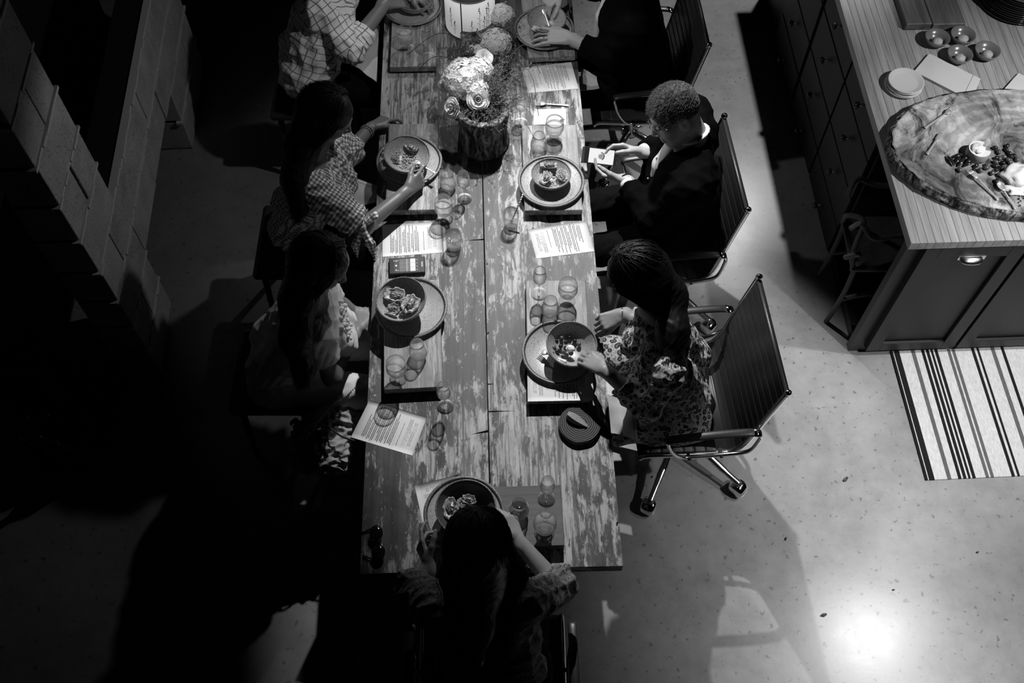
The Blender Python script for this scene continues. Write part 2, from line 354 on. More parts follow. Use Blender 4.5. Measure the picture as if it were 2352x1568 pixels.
def shade_mat():
    m = bpy.data.materials.new('lantern_paper'); m.use_nodes = True; b = m.node_tree.nodes['Principled BSDF']; b.inputs['Base Color'].default_value = (.7,)*3+(1,); b.inputs['Roughness'].default_value = .8
    b.inputs['Emission Color'].default_value = (1, 1, 1, 1); b.inputs['Emission Strength'].default_value = .3; MATS['lantern_paper'] = m
shade_mat()
m_ = MATS
# ================================================================== the setting
def setting():
    o = MB().box((.6, 3.0, -.05), (9, 9, .1)).build('floor', m_['polished_concrete'], smooth=False, kind='structure')
    # block wall: frame origin at the near lower corner, s along the wall, thickness away from the table
    A = math.radians(3.3); W0 = Vector((-1.64, 2.28, 0)); CH = .21; TH = .17
    wl = thing('wall_left', None, None, W0, A, kind='structure')
    core = MB(); Mw = W[wl]
    def cb(s0, s1, z0, z1, x0=-TH+.006, x1=-.006):
        T = Mw; core.add([T @ Vector(p) for p in [(x0, s0, z0), (x1, s0, z0), (x1, s1, z0), (x0, s1, z0), (x0, s0, z1), (x1, s0, z1), (x1, s1, z1), (x0, s1, z1)]],
                         [(3, 2, 1, 0), (4, 5, 6, 7), (0, 1, 5, 4), (1, 2, 6, 5), (2, 3, 7, 6), (3, 0, 4, 7)])
    rows = 12; n = 0
    for k in range(rows):
        z0 = k*CH; spans = []
        if k < 2: spans = [(0, .40), (1.38, 2.0)]
        elif k < 4: spans = [(0, 2.0)]
        else: spans = [(0, .38), (1.75, 2.0)]
        for a, b in spans:
            off = .2 if k % 2 else 0.0; e = [a]
            x = off if off > a else off+.4
            while x < a+.05: x += .4
            while x < b-.06: e.append(x); x += .4
            e.append(b); cb(a+.006, b-.006, z0+.001, z0+CH-.001)
            for i in range(len(e)-1):
                s0, s1 = e[i]+.004, e[i+1]-.004
                j = random.uniform(-.004, .004); l = MB().box((-TH/2+j, (s0+s1)/2, z0+CH/2), (TH, s1-s0, CH-.012), b=.004); l.v = [Mw @ Vector(p) for p in l.v]
                l.build('block', m_['cinder_block'], wl, smooth=False)
            # proud, uneven bed mortar above this course
            if k < rows-1:
                q = MB(); ns = max(2, int((b-a)/.05)); up = a; pts = [(a-.012+ (b-a+.024)*i/ns) for i in range(ns+1)]
                for i in range(ns):
                    d = random.uniform(.0, .009); q.add([Mw @ Vector(p) for p in [(-.03, pts[i], z0+CH-.007), (d, pts[i], z0+CH-.007), (d, pts[i+1], z0+CH-.007), (-.03, pts[i+1], z0+CH-.007), (-.03, pts[i], z0+CH+.006), (d, pts[i], z0+CH+.006), (d, pts[i+1], z0+CH+.006), (-.03, pts[i+1], z0+CH+.006)]], [(3, 2, 1, 0), (4, 5, 6, 7), (0, 1, 5, 4), (1, 2, 6, 5), (2, 3, 7, 6), (3, 0, 4, 7)])
                q.build('mortar_joint', m_['mortar'], wl, smooth=False)
    fb = MB().box((-.62, 1.1, 1.3), (.03, 2.6, 2.6)); fb.v = [Mw @ Vector(p) for p in fb.v]; fb.build('light_stop_panel', m_['matte_black'], wl, smooth=False)  # unseen black panel added to swallow light coming through the wall opening
    core.build('core', m_['matte_black'], wl, smooth=False)
setting()
# ================================================================== the table
TZ = .76; TYAW = math.radians(2.09)
def table():
    o0 = P(1115, 1308, TZ); o0.z = 0
    t = thing('dining_table', 'long dining table of thick reclaimed planks with worn, flaking paint', 'table', o0, TYAW); M = W[t]; Mi = M.inverted()
    def L(px, py): p = Mi @ P(px, py, TZ); return (p.x, p.y)
    th = .055; top = 3.45
    sx = lambda y: 0.012+0*y
    x0 = (L(880, 100)[0]+L(840, 1040)[0])/2; x1 = (L(1328, 145)[0]+L(1406, 1040)[0])/2; ys = L(1115, 1308)[1]
    seam = (L(1108, 375)[0]+L(1122, 1000)[0])/2
    g = .0025
    yl, yr = L(825, 1318)[1], L(1429, 1299)[1]
    def crack(x, y, dx, w, up=0.0):       # a thin wedge notch cut in from the seam
        return [(x, y-w/2), (x+dx*.5, y-w*.35+up*.4), (x+dx, y+up), (x+dx*.5, y+w*.35+up*.5), (x, y+w/2)]
    yA = L(1120, 990)[1]; yB = L(1100, 550)[1]; yC = L(1122, 945)[1]; yD = L(1122, 882)[1]
    left = [(x0, yl), (seam-g, yl+.004)]
    left += crack(seam-g, yA, -.065, .010, -.012)
    left += crack(seam-g, yB, -.075, .007, -.004)
    left += [(seam-g, top), (x0, top)]
    q = MB().prism(left, TZ-th, TZ, M); q.build('plank', m_['table_paint'], t, smooth=False)
    yn = L(1418, 1205)[1]
    right = [(seam+g, yr+.004), (x1, yr), (x1, yn-.006), (x1-.012, yn-.004), (x1-.010, yn+.010), (x1-.002, yn+.012), (x1, yn+.02), (x1, top), (seam+g, top)]
    right += crack(seam+g, yD, .025, .006)[::-1]; right += crack(seam+g, yC, .105, .006)[::-1]
    q = MB().prism(right, TZ-th, TZ, M); q.build('plank', m_['table_paint'], t, smooth=False)
    for x in (x0+.09, x1-.09):
        for y in (.35, top-.35):
            MB().box(M @ Vector((x, y, (TZ-th)/2)), (.09, .09, TZ-th), TYAW, .006).build('leg', m_['dark_wood'], t, smooth=False)
    for x in (x0+.09, x1-.09): MB().box(M @ Vector((x, top/2, TZ-th-.05)), (.03, top-.8, .1), TYAW).build('apron', m_['dark_wood'], t, smooth=False)
    for y in (.35, top-.35): MB().box(M @ Vector(((x0+x1)/2, y, TZ-th-.05)), (x1-x0-.28, .03, .1), TYAW).build('apron', m_['dark_wood'], t, smooth=False)
    # nail heads and knots the photo shows as dark pits
    k = MB()
    for px, py in [(1114, 598), (1119, 606), (1115, 632), (1122, 764), (1120, 766), (1224, 524), (1030, 290)]:
        p = P(px, py, TZ); k.lathe([(.004, 0), (.003, .0008), (0, .0009)], p, 8)
    k.build('nail_head', m_['rubber'], t, kind='stuff')
    return t
table()
# ================================================================== plates, bowls, boards, glasses
def board(corners, lab, th=.032, mat='walnut_board', lift=.012, grp=None):
    pts = [P(x, y, TZ+th+lift) for x, y in corners]; c = sum(pts, Vector())/4; d = (pts[1]-pts[0]); a = math.atan2(d.y, d.x)
    wx = ((pts[1]-pts[0]).length+(pts[2]-pts[3]).length)/2; wy = ((pts[3]-pts[0]).length+(pts[2]-pts[1]).length)/2
    t = thing('serving_board', lab, 'board', (c.x, c.y, TZ), a, 'serving boards under the place settings')
    MB().box((c.x, c.y, TZ+lift+th/2), (wx, wy, th), a, .002).build('board', m_[mat], t, smooth=False)
    for sx in (-1, 1):
        for sy in (-1, 1):
            p = Matrix.Rotation(a, 3, 'Z') @ Vector((sx*(wx/2-.03), sy*(wy/2-.03), 0)); MB().lathe([(.012, 0), (.012, lift)], (c.x+p.x, c.y+p.y, TZ), 12).build('foot', m_['rubber'], t)
    return TZ+th+lift
BT = TZ+.044
board([(892, 154), (1003, 152), (1003, -10), (906, -10)], 'wooden board under the plate at the seat of the person in the checked shirt', mat='board_wood')
board([(1205, 133), (1318, 127), (1305, -10), (1205, -10)], 'wooden board under the plate the ringed hand is working over', mat='board_wood')
board([(873, 484), (1003, 481), (1010, 283), (904, 285)], 'striped wooden board under the bowl held by the person in gingham', mat='board_wood')
board([(1200, 484), (1341, 482), (1322, 287), (1203, 287)], 'wooden board in front of the person looking at a phone', mat='board_wood')
board([(873, 896), (1016, 888), (1010, 643), (890, 646)], 'wooden board below the tilted oyster bowl of the person in the pale knit top', mat='board_wood')
board([(1211, 919), (1366, 918), (1340, 643), (1209, 644)], 'dark-streaked wooden board in front of the person in the leopard print', mat='board_wood')
board([(1010, 1262), (1294, 1252), (1290, 1117), (1030, 1117)], 'dark walnut board at the end of the table beside the long-haired person', mat='walnut_cross')
def saucer_profile(r, h, lip, t=.006):
    return [(0, .006), (r*.55, .005), (r*.82, .007), (r*.93, h*.6), (r, h), (r-lip*.2, h+.003), (r-lip, h*.95), (r*.88-lip*.2, h*.45+t*.3), (r*.80, t+.006), (r*.4, t+.004), (0, t+.004)][::1]
def plate(px, py, z, lab, r=.141, grp='stoneware dinner plates'):
    p = P(px, py, z+.015); c = Vector((p.x, p.y, z)); t = thing('dinner_plate', lab, 'plate', c, random.uniform(0, 6), grp)
    h = .018; lip = .013
    MB().lathe([(0, 0), (r*.6, 0), (r*.86, .004), (r, h), (r-lip*.3, h+.002), (r-lip, h-.003), (r*.82, .009), (r*.4, .007), (0, .007)], c, 64).build('dish', m_['stoneware'], t)
    MB().lathe([(r+.0005, h-.002), (r+.0007, h+.0015), (r-lip*.4, h+.0032), (r-lip-.0005, h-.0018)], c, 64, ring=True, wob=lambda q, j: .002*math.sin(q*7)+.0015*math.sin(q*13)).build('rim', m_['stoneware_rim'], t)
    return c
def bowl(px, py, z, lab, r=.098, h=.062, tilt=None, mat='stoneware_bowl', grp='stoneware bowls', wall=.005):
    """px,py: the middle of the rim; z: foot height"""
    p = P(px, py, z+h); c = Vector((p.x, p.y, z)); t = thing('bowl', lab, 'bowl', c, 0, grp)
    R = Matrix.Rotation(tilt[0], 3, 'X') @ Matrix.Rotation(tilt[1], 3, 'Y') if tilt else Matrix.Identity(3)
    prof = [(0, 0), (r*.42, 0), (r*.46, .004), (r*.8, h*.42), (r*.97, h*.82), (r, h), (r-wall*.5, h+.002), (r-wall, h), (r*.93-wall, h*.82), (r*.76-wall, h*.45), (r*.42, .011), (0, .009)]
    MB().lathe(prof, c, 64, M=R).build('dish', m_[mat], t)
    MB().lathe([(r+.0006, h-.003), (r+.0006, h+.0012), (r-wall*.5, h+.0032), (r-wall-.0006, h+.001)], c, 64, M=R, ring=True, wob=lambda q, j: .003*math.sin(q*9+j)).build('rim', m_['stoneware_rim'], t)
    return c, R
def lump(c, size, amp, freq, n=20, m=12, M=None, seed=0.0):
    b = MB().ball((0, 0, 0), 1, n, m); v = []
    for p in b.v:
        p = Vector(p); k = 1+amp*mnoise.noise(p*freq+Vector((seed, seed*.7, 3))); q = Vector((p.x*size[0]*k, p.y*size[1]*k, p.z*size[2]*k)); v.append((M @ q if M else q)+Vector(c))
    return v, b.f
def oyster(c, a, lab, L=.042, tilt=(0, 0), seed=1.0, open_=True):
    """half shell: wavy cup with a rim, meat inside"""
    M = Matrix.Rotation(a, 3, 'Z') @ Matrix.Rotation(tilt[0], 3, 'X') @ Matrix.Rotation(tilt[1], 3, 'Y')
    t = thing('oyster', lab, 'oyster', c, 0, 'opened oysters in the bowls')
    v = []; n, m = 28, 9
    def rad(q): return (1+.30*mnoise.noise(Vector((math.cos(q)*2, math.sin(q)*2, seed)))+.05*math.sin(q*9+seed))*(1-.28*max(0, math.cos(q))**2)
    for side in (0, 1):
        for j in range(m):
            k = j/(m-1) if side == 0 else 1-j/(m-1)
            for i in range(n):
                q = 2*PI*i/n; r = rad(q)*k; z = .014*(k**2.2)-(.0035 if side == 0 else 0)*(1-k*.6)+.002*math.sin(q*9+seed)*k
                v.append(M @ Vector((r*L*1.25*math.cos(q), r*L*.78*math.sin(q), z+.004))+Vector(c))
    N = 2*m; f = [(i*n+k, i*n+(k+1) % n, (i+1)*n+(k+1) % n, (i+1)*n+k) for i in range(N-1) for k in range(n)]
    obj('shell', v, f, m_['oyster_shell'], t)
    v2 = []; 
    for j in range(6):
        k = .92*j/5
        for i in range(n):
            q = 2*PI*i/n; r = rad(q)*k; v2.append(M @ Vector((r*L*1.2*math.cos(q), r*L*.74*math.sin(q), .0065+.014*(k**2.2)+.0035*k*mnoise.noise(Vector((math.cos(q)*3+seed, math.sin(q)*3, k*4)))))+Vector(c))
    obj('nacre', v2, [(i*n+k, i*n+(k+1) % n, (i+1)*n+(k+1) % n, (i+1)*n+k) for i in range(5) for k in range(n)], m_['oyster_nacre'], t)
    lv, lf = lump((0, 0, 0), (L*.60, L*.36, .008), .9, 3.4, 24, 14, seed=seed); lv = [M @ (p+Vector((-.1*L, 0, .013)))+Vector(c) for p in lv]
    obj('meat', lv, lf, m_['oyster_meat'], t)
    return t
def crushed(c, r, h, n, seed, R=None):
    v = []; f = []
    for i in range(n):
        q = random.uniform(0, 2*PI); d = r*math.sqrt(random.random()); s = random.uniform(.002, .0055); b = MB().ball(Vector(c)+Vector((d*math.cos(q), d*math.sin(q), h*(1-(d/r)**2)*random.uniform(.5, 1)+.004+ .3*d*d/r)), s, 5, 4, jit=.3)
        k = len(v); v += b.v; f += [tuple(x+k for x in g) for g in b.f]
    o = obj('crushed_ice', v, f, m_['salt_bed'], smooth=False, kind='stuff'); tag(o, 'bed of crushed ice and seaweed under the oysters', 'ice'); return o
def goblet(px, py, z, lab, drink=True, s=1.0):
    p = P(px, py, z); t = thing('water_goblet', lab, 'glass', (p.x, p.y, z), 0, 'stemmed water goblets'); s *= 1.0
    outer = [(.0, .0), (.034, 0), (.0345, .002), (.02, .006), (.008, .012), (.0075, .020), (.012, .024), (.008, .028), (.016, .036), (.032, .052), (.039, .075), (.0385, .10), (.0365, .118)]
    inner = [(.035, .118), (.0368, .10), (.0372, .075), (.030, .054), (.015, .040), (0, .037)]
    MB().lathe([(r*s, h*s) for r, h in outer+inner], (p.x, p.y, z), 40).build('glass', m_['clear_glass'], t)
    if drink: MB().lathe([(0, .0378*s), (.0145*s, .041*s), (.0292*s, .055*s), (.0364*s, .075*s), (.0364*s, .088*s), (0, .088*s)], (p.x, p.y, z), 32).build('drink', m_['pale_drink'], t)
    return t
def flute(px, py, z, lab, drink=True, s=1.0):
    p = P(px, py, z); t = thing('wine_glass', lab, 'glass', (p.x, p.y, z), 0, 'small stemmed wine glasses')
    outer = [(0, 0), (.031, 0), (.0315, .0015), (.012, .004), (.0035, .009), (.003, .04), (.0034, .068), (.012, .078), (.024, .10), (.0265, .122), (.024, .15), (.021, .168)]
    inner = [(.0198, .168), (.0228, .15), (.0252, .122), (.0226, .101), (.010, .081), (0, .077)]
    MB().lathe([(r*s, h*s) for r, h in outer+inner], (p.x, p.y, z), 36).build('glass', m_['clear_glass'], t)
    if drink: MB().lathe([(0, .078*s), (.0097*s, .0815*s), (.0222*s, .1012*s), (.0238*s, .110*s), (0, .110*s)], (p.x, p.y, z), 28).build('drink', m_['pale_drink'], t)
    return t
def stemless(px, py, z, lab, drink='pale_drink', s=1.0):
    p = P(px, py, z); t = thing('stemless_glass', lab, 'glass', (p.x, p.y, z), 0, 'stemless tasting glasses')
    outer = [(0, 0), (.020, 0), (.028, .006), (.035, .025), (.0345, .05), (.029, .08), (.025, .098)]; inner = [(.0238, .098), (.0278, .08), (.0333, .05), (.0338, .026), (.026, .009), (0, .006)]
    MB().lathe([(r*s, h*s) for r, h in outer+inner], (p.x, p.y, z), 40).build('glass', m_['clear_glass'], t)
    if drink: MB().lathe([(0, .0065), (.0255*s, .0095*s), (.0335*s, .0262*s), (.0335*s, .032*s), (0, .032*s)], (p.x, p.y, z), 32).build('drink', m_[drink], t)
    return t
def tumbler(px, py, z, lab, straw=None):
    p = P(px, py, z); t = thing('tumbler', lab, 'glass', (p.x, p.y, z), 0, 'tapered tumblers with paper straws')
    outer = [(0, 0), (.025, 0), (.027, .003), (.036, .092)]; inner = [(.0345, .092), (.0262, .012), (0, .011)]
    MB().lathe(outer+inner, (p.x, p.y, z), 40).build('glass', m_['clear_glass'], t)
    MB().lathe([(0, .0115), (.0258, .0125), (.0277, .030), (0, .030)], (p.x, p.y, z), 32).build('drink', m_['pale_drink'], t)
    if straw:
        a, b = Vector(straw[0])+Vector((p.x, p.y, z)), Vector(straw[1])+Vector((p.x, p.y, z)); d = b-a
        st = thing('paper_straw', straw[2], 'straw', a, 0, 'black and white paper straws')
        MB().tube([a, b], .0031, 10).build('tube', m_['paper'], st)
        e = d.normalized(); u = e.orthogonal().normalized(); w2 = e.cross(u); q = MB(); n = int(d.length/.012)
        pts = [a+d*(i/(n*8))+(u*math.cos(2*PI*i/8)+w2*math.sin(2*PI*i/8))*.0030 for i in range(n*8+1)]
        q.tube(pts, .0016, 5).build('spiral_stripe', m_['rubber'], st)
    return t
plate(948, 12, BT, 'speckled plate in front of the person in the checked shirt')
plate(1250, 66, BT, 'plate with the hand wearing a ring resting over it')
plate(940, 370, BT, 'light speckled plate under the bowl the person in gingham holds')
plate(1266, 416, BT, 'speckled plate with a bowl of three oysters, in front of the person with the phone')
plate(945, 706, BT, 'speckled dinner plate half covered by a tilted bowl of oysters, beside the lying phone')
plate(1283, 808, BT, 'dark-rimmed plate on the board of the person in the leopard print')
plate(1066, 1180, BT, 'dark plate at the end of the table before the long-haired person', r=.142)
PB = BT+.009
B1, _ = bowl(952, -6, PB, 'bowl in front of the person in the checked shirt, mostly beyond the photo edge', .09)
B2, _ = bowl(1256, 42, PB, 'bowl with a piece of bread, under two hands at the upper right of the table', .092)
B3, _ = bowl(931, 352, PB+.012, 'pale bowl of oysters held by the person in gingham', .098, tilt=(.05, .10))
B4, _ = bowl(1266, 398, PB, 'bowl with three oysters in front of the person with the phone', .084, .05)
B5, R5 = bowl(926, 684, PB+.014, 'deep bowl of oysters tilted on a plate beside the lying phone', .098, .068, tilt=(.08, -.12))
B6, R6 = bowl(1310, 788, PB+.008, 'bowl of grapes at which the person in leopard print picks', .097, .066, tilt=(.04, .08))
B7, _ = bowl(1070, 1166, PB, 'dark bowl of oyster shells under the head of the long-haired person', .105, .068, mat='stoneware_dark')
crushed(B3, .05, .012, 130, 1); crushed(B4, .045, .008, 110, 2); crushed(B5, .05, .012, 130, 3); crushed(B7, .03, .006, 40, 4)
for (px, py, z, a, lab, L) in [
    (905, 352, .835, -.5, 'longest of the oysters, at the top of the bowl held by the person in gingham', .040), (905, 370, .84, -.25, 'oyster at the lower left of the bowl held by the person in gingham', .030), (947, 345, .845, -.6, 'oyster at the upper right of the bowl held by the person in gingham', .034),
    (1263, 384, .84, .1, 'oyster at the top of the bowl in front of the person with the phone', .036), (1256, 411, .84, 1.25, 'oyster at the lower left of the bowl in front of the person with the phone', .032), (1290, 406, .84, 1.9, 'oyster at the lower right of the bowl in front of the person with the phone', .030),
    (912, 682, .86, -.2, 'oyster at the upper left of the tilted bowl beside the lying phone', .038), (905, 712, .86, .3, 'oyster at the lower left of the tilted bowl beside the lying phone', .028), (944, 700, .862, 1.1, 'long oyster shell at the right of the tilted bowl beside the lying phone', .040),
    (1036, 1166, .84, 1.65, 'oyster shell at the left of the bowl at the end of the table', .034), (1062, 1164, .84, 1.5, 'oyster shell in the middle of the bowl at the end of the table', .030), (1080, 1152, .845, -.2, 'pale turned-over oyster shell in the bowl at the end of the table', .024)]:
    oyster(P(px, py, z), a, lab, L, (random.uniform(-.2, .2), random.uniform(-.1, .1)), seed=px*.37)
def fork(a, b, z, lab, name='fork', parent=None, s=1.25, up=Vector((0, 0, 1)), tilt=0.0):
    a, b = Vector(a), Vector(b); d = (b-a).normalized(); w_ = up.cross(d).normalized(); L = (b-a).length
    t = thing(name, lab, 'cutlery', a, 0, 'silver cutlery')
    q = MB(); q.tube(smooth_path([a, a+d*.012+up*.001, a+d*L*.35+up*.003, a+d*L*.66+up*.006], 5), [.006*s]*3+[.0055*s]*3+[.004*s]*4+[.0035*s]*4+[.003*s]*2, 8, flat=.35, up=up).build('handle', m_['steel'], t)
    if name == 'fork':
        q = MB(); c = a+d*L*.66+up*.006; q.tube([c, c+d*L*.06, c+d*L*.14, c+d*L*.17], [.003*s, .008*s, .011*s, .010*s], 8, flat=.18, up=up)
        for i in range(4):
            o = w_*(.0075*s*(i-1.5)/1.5); q.tube([c+d*L*.16+o, c+d*L*.26+o-up*.003, c+d*L*.34+o+up*.002], [.0017*s, .0015*s, .0009*s], 6, flat=.6, up=up)
        q.build('tines', m_['steel'], t)
    elif name == 'spoon':
        c = a+d*L*.84+up*.004; M = Matrix((d, w_, up)).transposed(); v = []; n = 20
        for side in (0, 1):
            for j in range(6):
                k = j/5 if side == 0 else 1-j/5
                for i in range(n): v.append(c+M @ Vector((k*L*.16*math.cos(2*PI*i/n), k*L*.11*math.sin(2*PI*i/n), .006*k*k-(.001 if side == 0 else 0))))
        obj('bowl', v, [(i*n+k, i*n+(k+1) % n, (i+1)*n+(k+1) % n, (i+1)*n+k) for i in range(11) for k in range(n)], m_['steel'], t)
    else:
        c = a+d*L*.6+up*.004; q = MB(); q.tube([c, c+d*L*.05, c+d*L*.3, c+d*L*.4], [.002, .007*s, .008*s, .001], 8, flat=.12, up=w_ if False else up).build('blade', m_['steel'], t)
    return t
# glasses
goblet(935, 113, BT, 'goblet of pale drink on the uppermost left board'); flute(985, 130, BT, 'stemmed glass right of the goblet on the uppermost left board', False)
goblet(1022, 503, TZ, 'full goblet standing between the gingham sleeve and the table seam', s=1.02); flute(1067, 457, TZ, 'slim stemmed glass half full, below the log vase'); stemless(1030, 432, TZ, 'stemless glass right beside the hand of the person in gingham')
goblet(915, 868, BT, 'nearly empty goblet on the left board by the menu', True); stemless(962, 818, BT, 'stemless glass touching the plate on the left board'); flute(1023, 934, TZ, 'stemmed glass standing off the corner of the left board')
flute(1196, 282, TZ, 'stemmed glass in the shade of the flowers'); goblet(1272, 322, BT, 'goblet of cloudy drink on the right board with the white napkin', s=1.04); stemless(1237, 345, BT, 'stemless glass above the plate of the person with the phone')
tumbler(1044, 570, TZ, 'tumbler beside the left menu, straw in its bottom', ((.016, -.01, .014), (-.022, .016, .05), 'short striped paper straw lying in the tumbler by the left menu'))
tumbler(1174, 520, TZ, 'tumbler with a long striped straw, near the table seam', ((-.008, -.014, .013), (.048, .052, .15), 'long black and white paper straw leaning out of a tumbler'))
flute(1238, 675, BT, 'stemmed glass at the corner of the dark-streaked board'); goblet(1302, 690, BT, 'goblet on the dark-streaked board of the person in leopard print'); stemless(1263, 720, BT, 'stemless glass above the plate of the person in leopard print')
flute(1255, 1146, BT, 'stemmed glass at the top of the walnut board at the table end'); goblet(1250, 1222, BT, 'goblet on the walnut board at the table end', s=1.04); stemless(1192, 1178, BT, 'stemless glass with dark drink on the walnut board', 'dark_drink')
# menus
def menu(c4, z, lab, mirror=False, parent=None):
    """c4: photo corners of the sheet in order head-left, head-right, foot-right, foot-left as one reads it"""
    A, B, Cc, D = [P(x, y, z) for x, y in c4]
    t = thing('menu', lab, 'menu', (A+Cc)/2, 0, 'printed menu sheets on the table'); n = Vector((0, 0, 1))
    def uv(u, v, h=0.0): return A.lerp(B, u).lerp(D.lerp(Cc, u), v)+n*h
    N = 8; v = []; 
    for k, hh in ((0, .0012), (1, 0.0004)):
        for i in range(N+1):
            for j in range(N+1): v.append(uv(i/N, j/N, hh+.0007*math.sin(i*.5)*math.sin(j*.4)))
    s = N+1; f = [(i*s+j, (i+1)*s+j, (i+1)*s+j+1, i*s+j+1) for i in range(N) for j in range(N)]; f += [tuple(x+s*s for x in q[::-1]) for q in f]
    rim = [i*s for i in range(s)]+[N*s+j for j in range(1, s)]+[i*s+N for i in range(N-1, -1, -1)]+[j for j in range(N-1, 0, -1)]
    f += [(rim[i], rim[(i+1) % len(rim)], rim[(i+1) % len(rim)]+s*s, rim[i]+s*s) for i in range(len(rim))]
    obj('sheet', v, f, m_['paper'], t)
    H = .0024; q = MB(); rows = [(.30, .30, .88)]
    y = .37; R = random.Random(5)
    groups = [(.66,), (.30, .92), (.12, .9), (.25, .9), None, (.08, .92), (.34, .80), None, (.06, .92), (.3, .9), None, (.04, .93), (.2, .90), (.28, .74), None, (.12, .92), (.05, .95), None, (.06, .9), (.5, .93), None, (.38, .86), (.45, .9), (.32, .88)]
    for g in groups:
        if g is None: y += .012; continue
        if len(g) == 2: rows.append((y, g[0], g[1]))
        y += .0245
    def strip(v0, u0, u1, h=.0052):
        u = u0
        while u < u1-.01:
            l = min(R.uniform(.03, .11), u1-u)
            q.add([uv(u, v0-h, H), uv(u+l, v0-h, H), uv(u+l, v0+h, H), uv(u, v0+h, H)], [(0, 1, 2, 3)]); u += l+.012
    for v0, a, b in rows: strip(v0, a, b, .0045 if v0 > .31 else .003)
    q.build('printed_lines', m_['ink'], t, smooth=False, kind='stuff')
    # hand drawn two line heading: tall narrow strokes and loops
    q = MB(); 
    for line, (v0, v1) in enumerate(((.07, .14), (.155, .235))):
        u = .22 if line == 0 else .16; e = .80 if line == 0 else .84
        while u < e:
            k = R.random(); w1 = R.uniform(.02, .04); hw = .0038
            if k < .6:
                a_, b_ = v0+R.uniform(0, .03), v1; q.add([uv(u, a_, H), uv(u+hw, a_, H), uv(u+hw+.006, b_, H), uv(u+.006, b_, H)], [(0, 1, 2, 3)])
                if k < .3: q.add([uv(u, a_, H), uv(u+w1, a_-.008, H), uv(u+w1, a_-.004, H), uv(u, a_+.006, H)], [(0, 1, 2, 3)])
            else:
                cc = ((u+w1*.5), (v0+v1)/2+.01); n_ = 12; rr = (w1*.55, (v1-v0)*.36)
                for i in range(n_):
                    a1, a2 = 2*PI*i/n_, 2*PI*(i+1)/n_; q.add([uv(cc[0]+rr[0]*math.cos(a1), cc[1]+rr[1]*math.sin(a1), H), uv(cc[0]+rr[0]*math.cos(a2), cc[1]+rr[1]*math.sin(a2), H), uv(cc[0]+rr[0]*.8*math.cos(a2), cc[1]+rr[1]*.8*math.sin(a2), H), uv(cc[0]+rr[0]*.8*math.cos(a1), cc[1]+rr[1]*.8*math.sin(a1), H)], [(0, 1, 2, 3)])
            u += w1+.006
    q.build('heading', m_['ink_faint'], t, smooth=False, kind='stuff')
menu([(1215, 214), (1196, 156), (1312, 143), (1329, 204)], TZ, 'menu sheet lying uppermost on the right half of the table')
menu([(1011, 508), (1016, 580), (879, 590), (878, 517)], TZ, 'menu sheet at the left edge of the table above the lying phone')
menu([(1232, 594), (1214, 527), (1345, 507), (1365, 577)], TZ, 'menu sheet at the right edge of the table below the person with the phone')
menu([(981, 958), (947, 1046), (806, 1004), (849, 918)], TZ, 'slanted menu sheet hanging over the left table edge')
menu([(1212, 922), (1211, 838), (1362, 838), (1363, 919)], BT, 'menu sheet on the board under the plate of the person in leopard print')
menu([(952, 1115), (1053, 1090), (1092, 1240), (985, 1262)], TZ, 'menu sheet half under the dark plate at the end of the table')
# phone on the table
def phone_flat():
    c4 = [P(x, y, TZ+.018) for x, y in ((893, 630), (976, 625), (976, 588), (894, 592))]; c = sum(c4, Vector())/4; d = c4[1]-c4[0]; a = math.atan2(d.y, d.x); L = (d.length+(c4[2]-c4[3]).length)/2; Wd = ((c4[3]-c4[0]).length+(c4[2]-c4[1]).length)/2
    t = thing('smartphone', 'phone in a black case lying by the left menu, its camera view on screen', 'phone', (c.x, c.y, TZ), a); M = Matrix.Translation((c.x, c.y, TZ)) @ Matrix.Rotation(a, 4, 'Z')
    MB().box((c.x, c.y, TZ+.009), (L, Wd, .018), a, .003).build('case', m_['phone_case'], t, smooth=False)
    def rect(x0, x1, y0, y1, mat, name, h=.0004):
        q = MB(); T = M; z = .018+h; q.add([T @ Vector(p) for p in ((x0*L, y0*Wd, z), (x1*L, y0*Wd, z), (x1*L, y1*Wd, z), (x0*L, y1*Wd, z))], [(0, 1, 2, 3)]); return q.build(name, m_[mat], sc if name != 'screen' else t, smooth=False)
    sc = None; sc = rect(-.36, .34, -.40, .40, 'screen_dark', 'screen')
    rect(-.21, .24, -.38, .38, 'screen_grey', 'view', .0007); rect(.09, .235, -.38, .38, 'screen_white', 'bright_band', .0009); rect(-.02, .02, -.38, .38, 'screen_mid', 'pale_band', .0009)
    for y in (-.13, .13): rect(-.21, .24, y-.008, y+.008, 'screen_mid', 'grid_line', .0011)
    for x in (-.06, .09): rect(x-.003, x+.003, -.38, .38, 'screen_dark', 'grid_line', .0011)
    for x, y, r in ((-.30, 0, .0042), (-.30, .28, .0028), (-.30, -.28, .0028), (-.36, .30, .002), (-.25, .3, .0018), (-.25, -.3, .0018), (.28, .3, .0018), (.28, .1, .0018), (.28, -.1, .0018), (.28, -.3, .0018)):
        p = M @ Vector((x*L, y*Wd, .0187)); MB().lathe([(r, 0), (r, .0004)], p, 14).build('icon', m_['screen_white'], sc)
    MB().box(M @ Vector((.42*L, 0, .0186)), (.0075, .028, .0012), a, .0004).build('home_key', m_['aluminium'], t, smooth=False)
phone_flat()
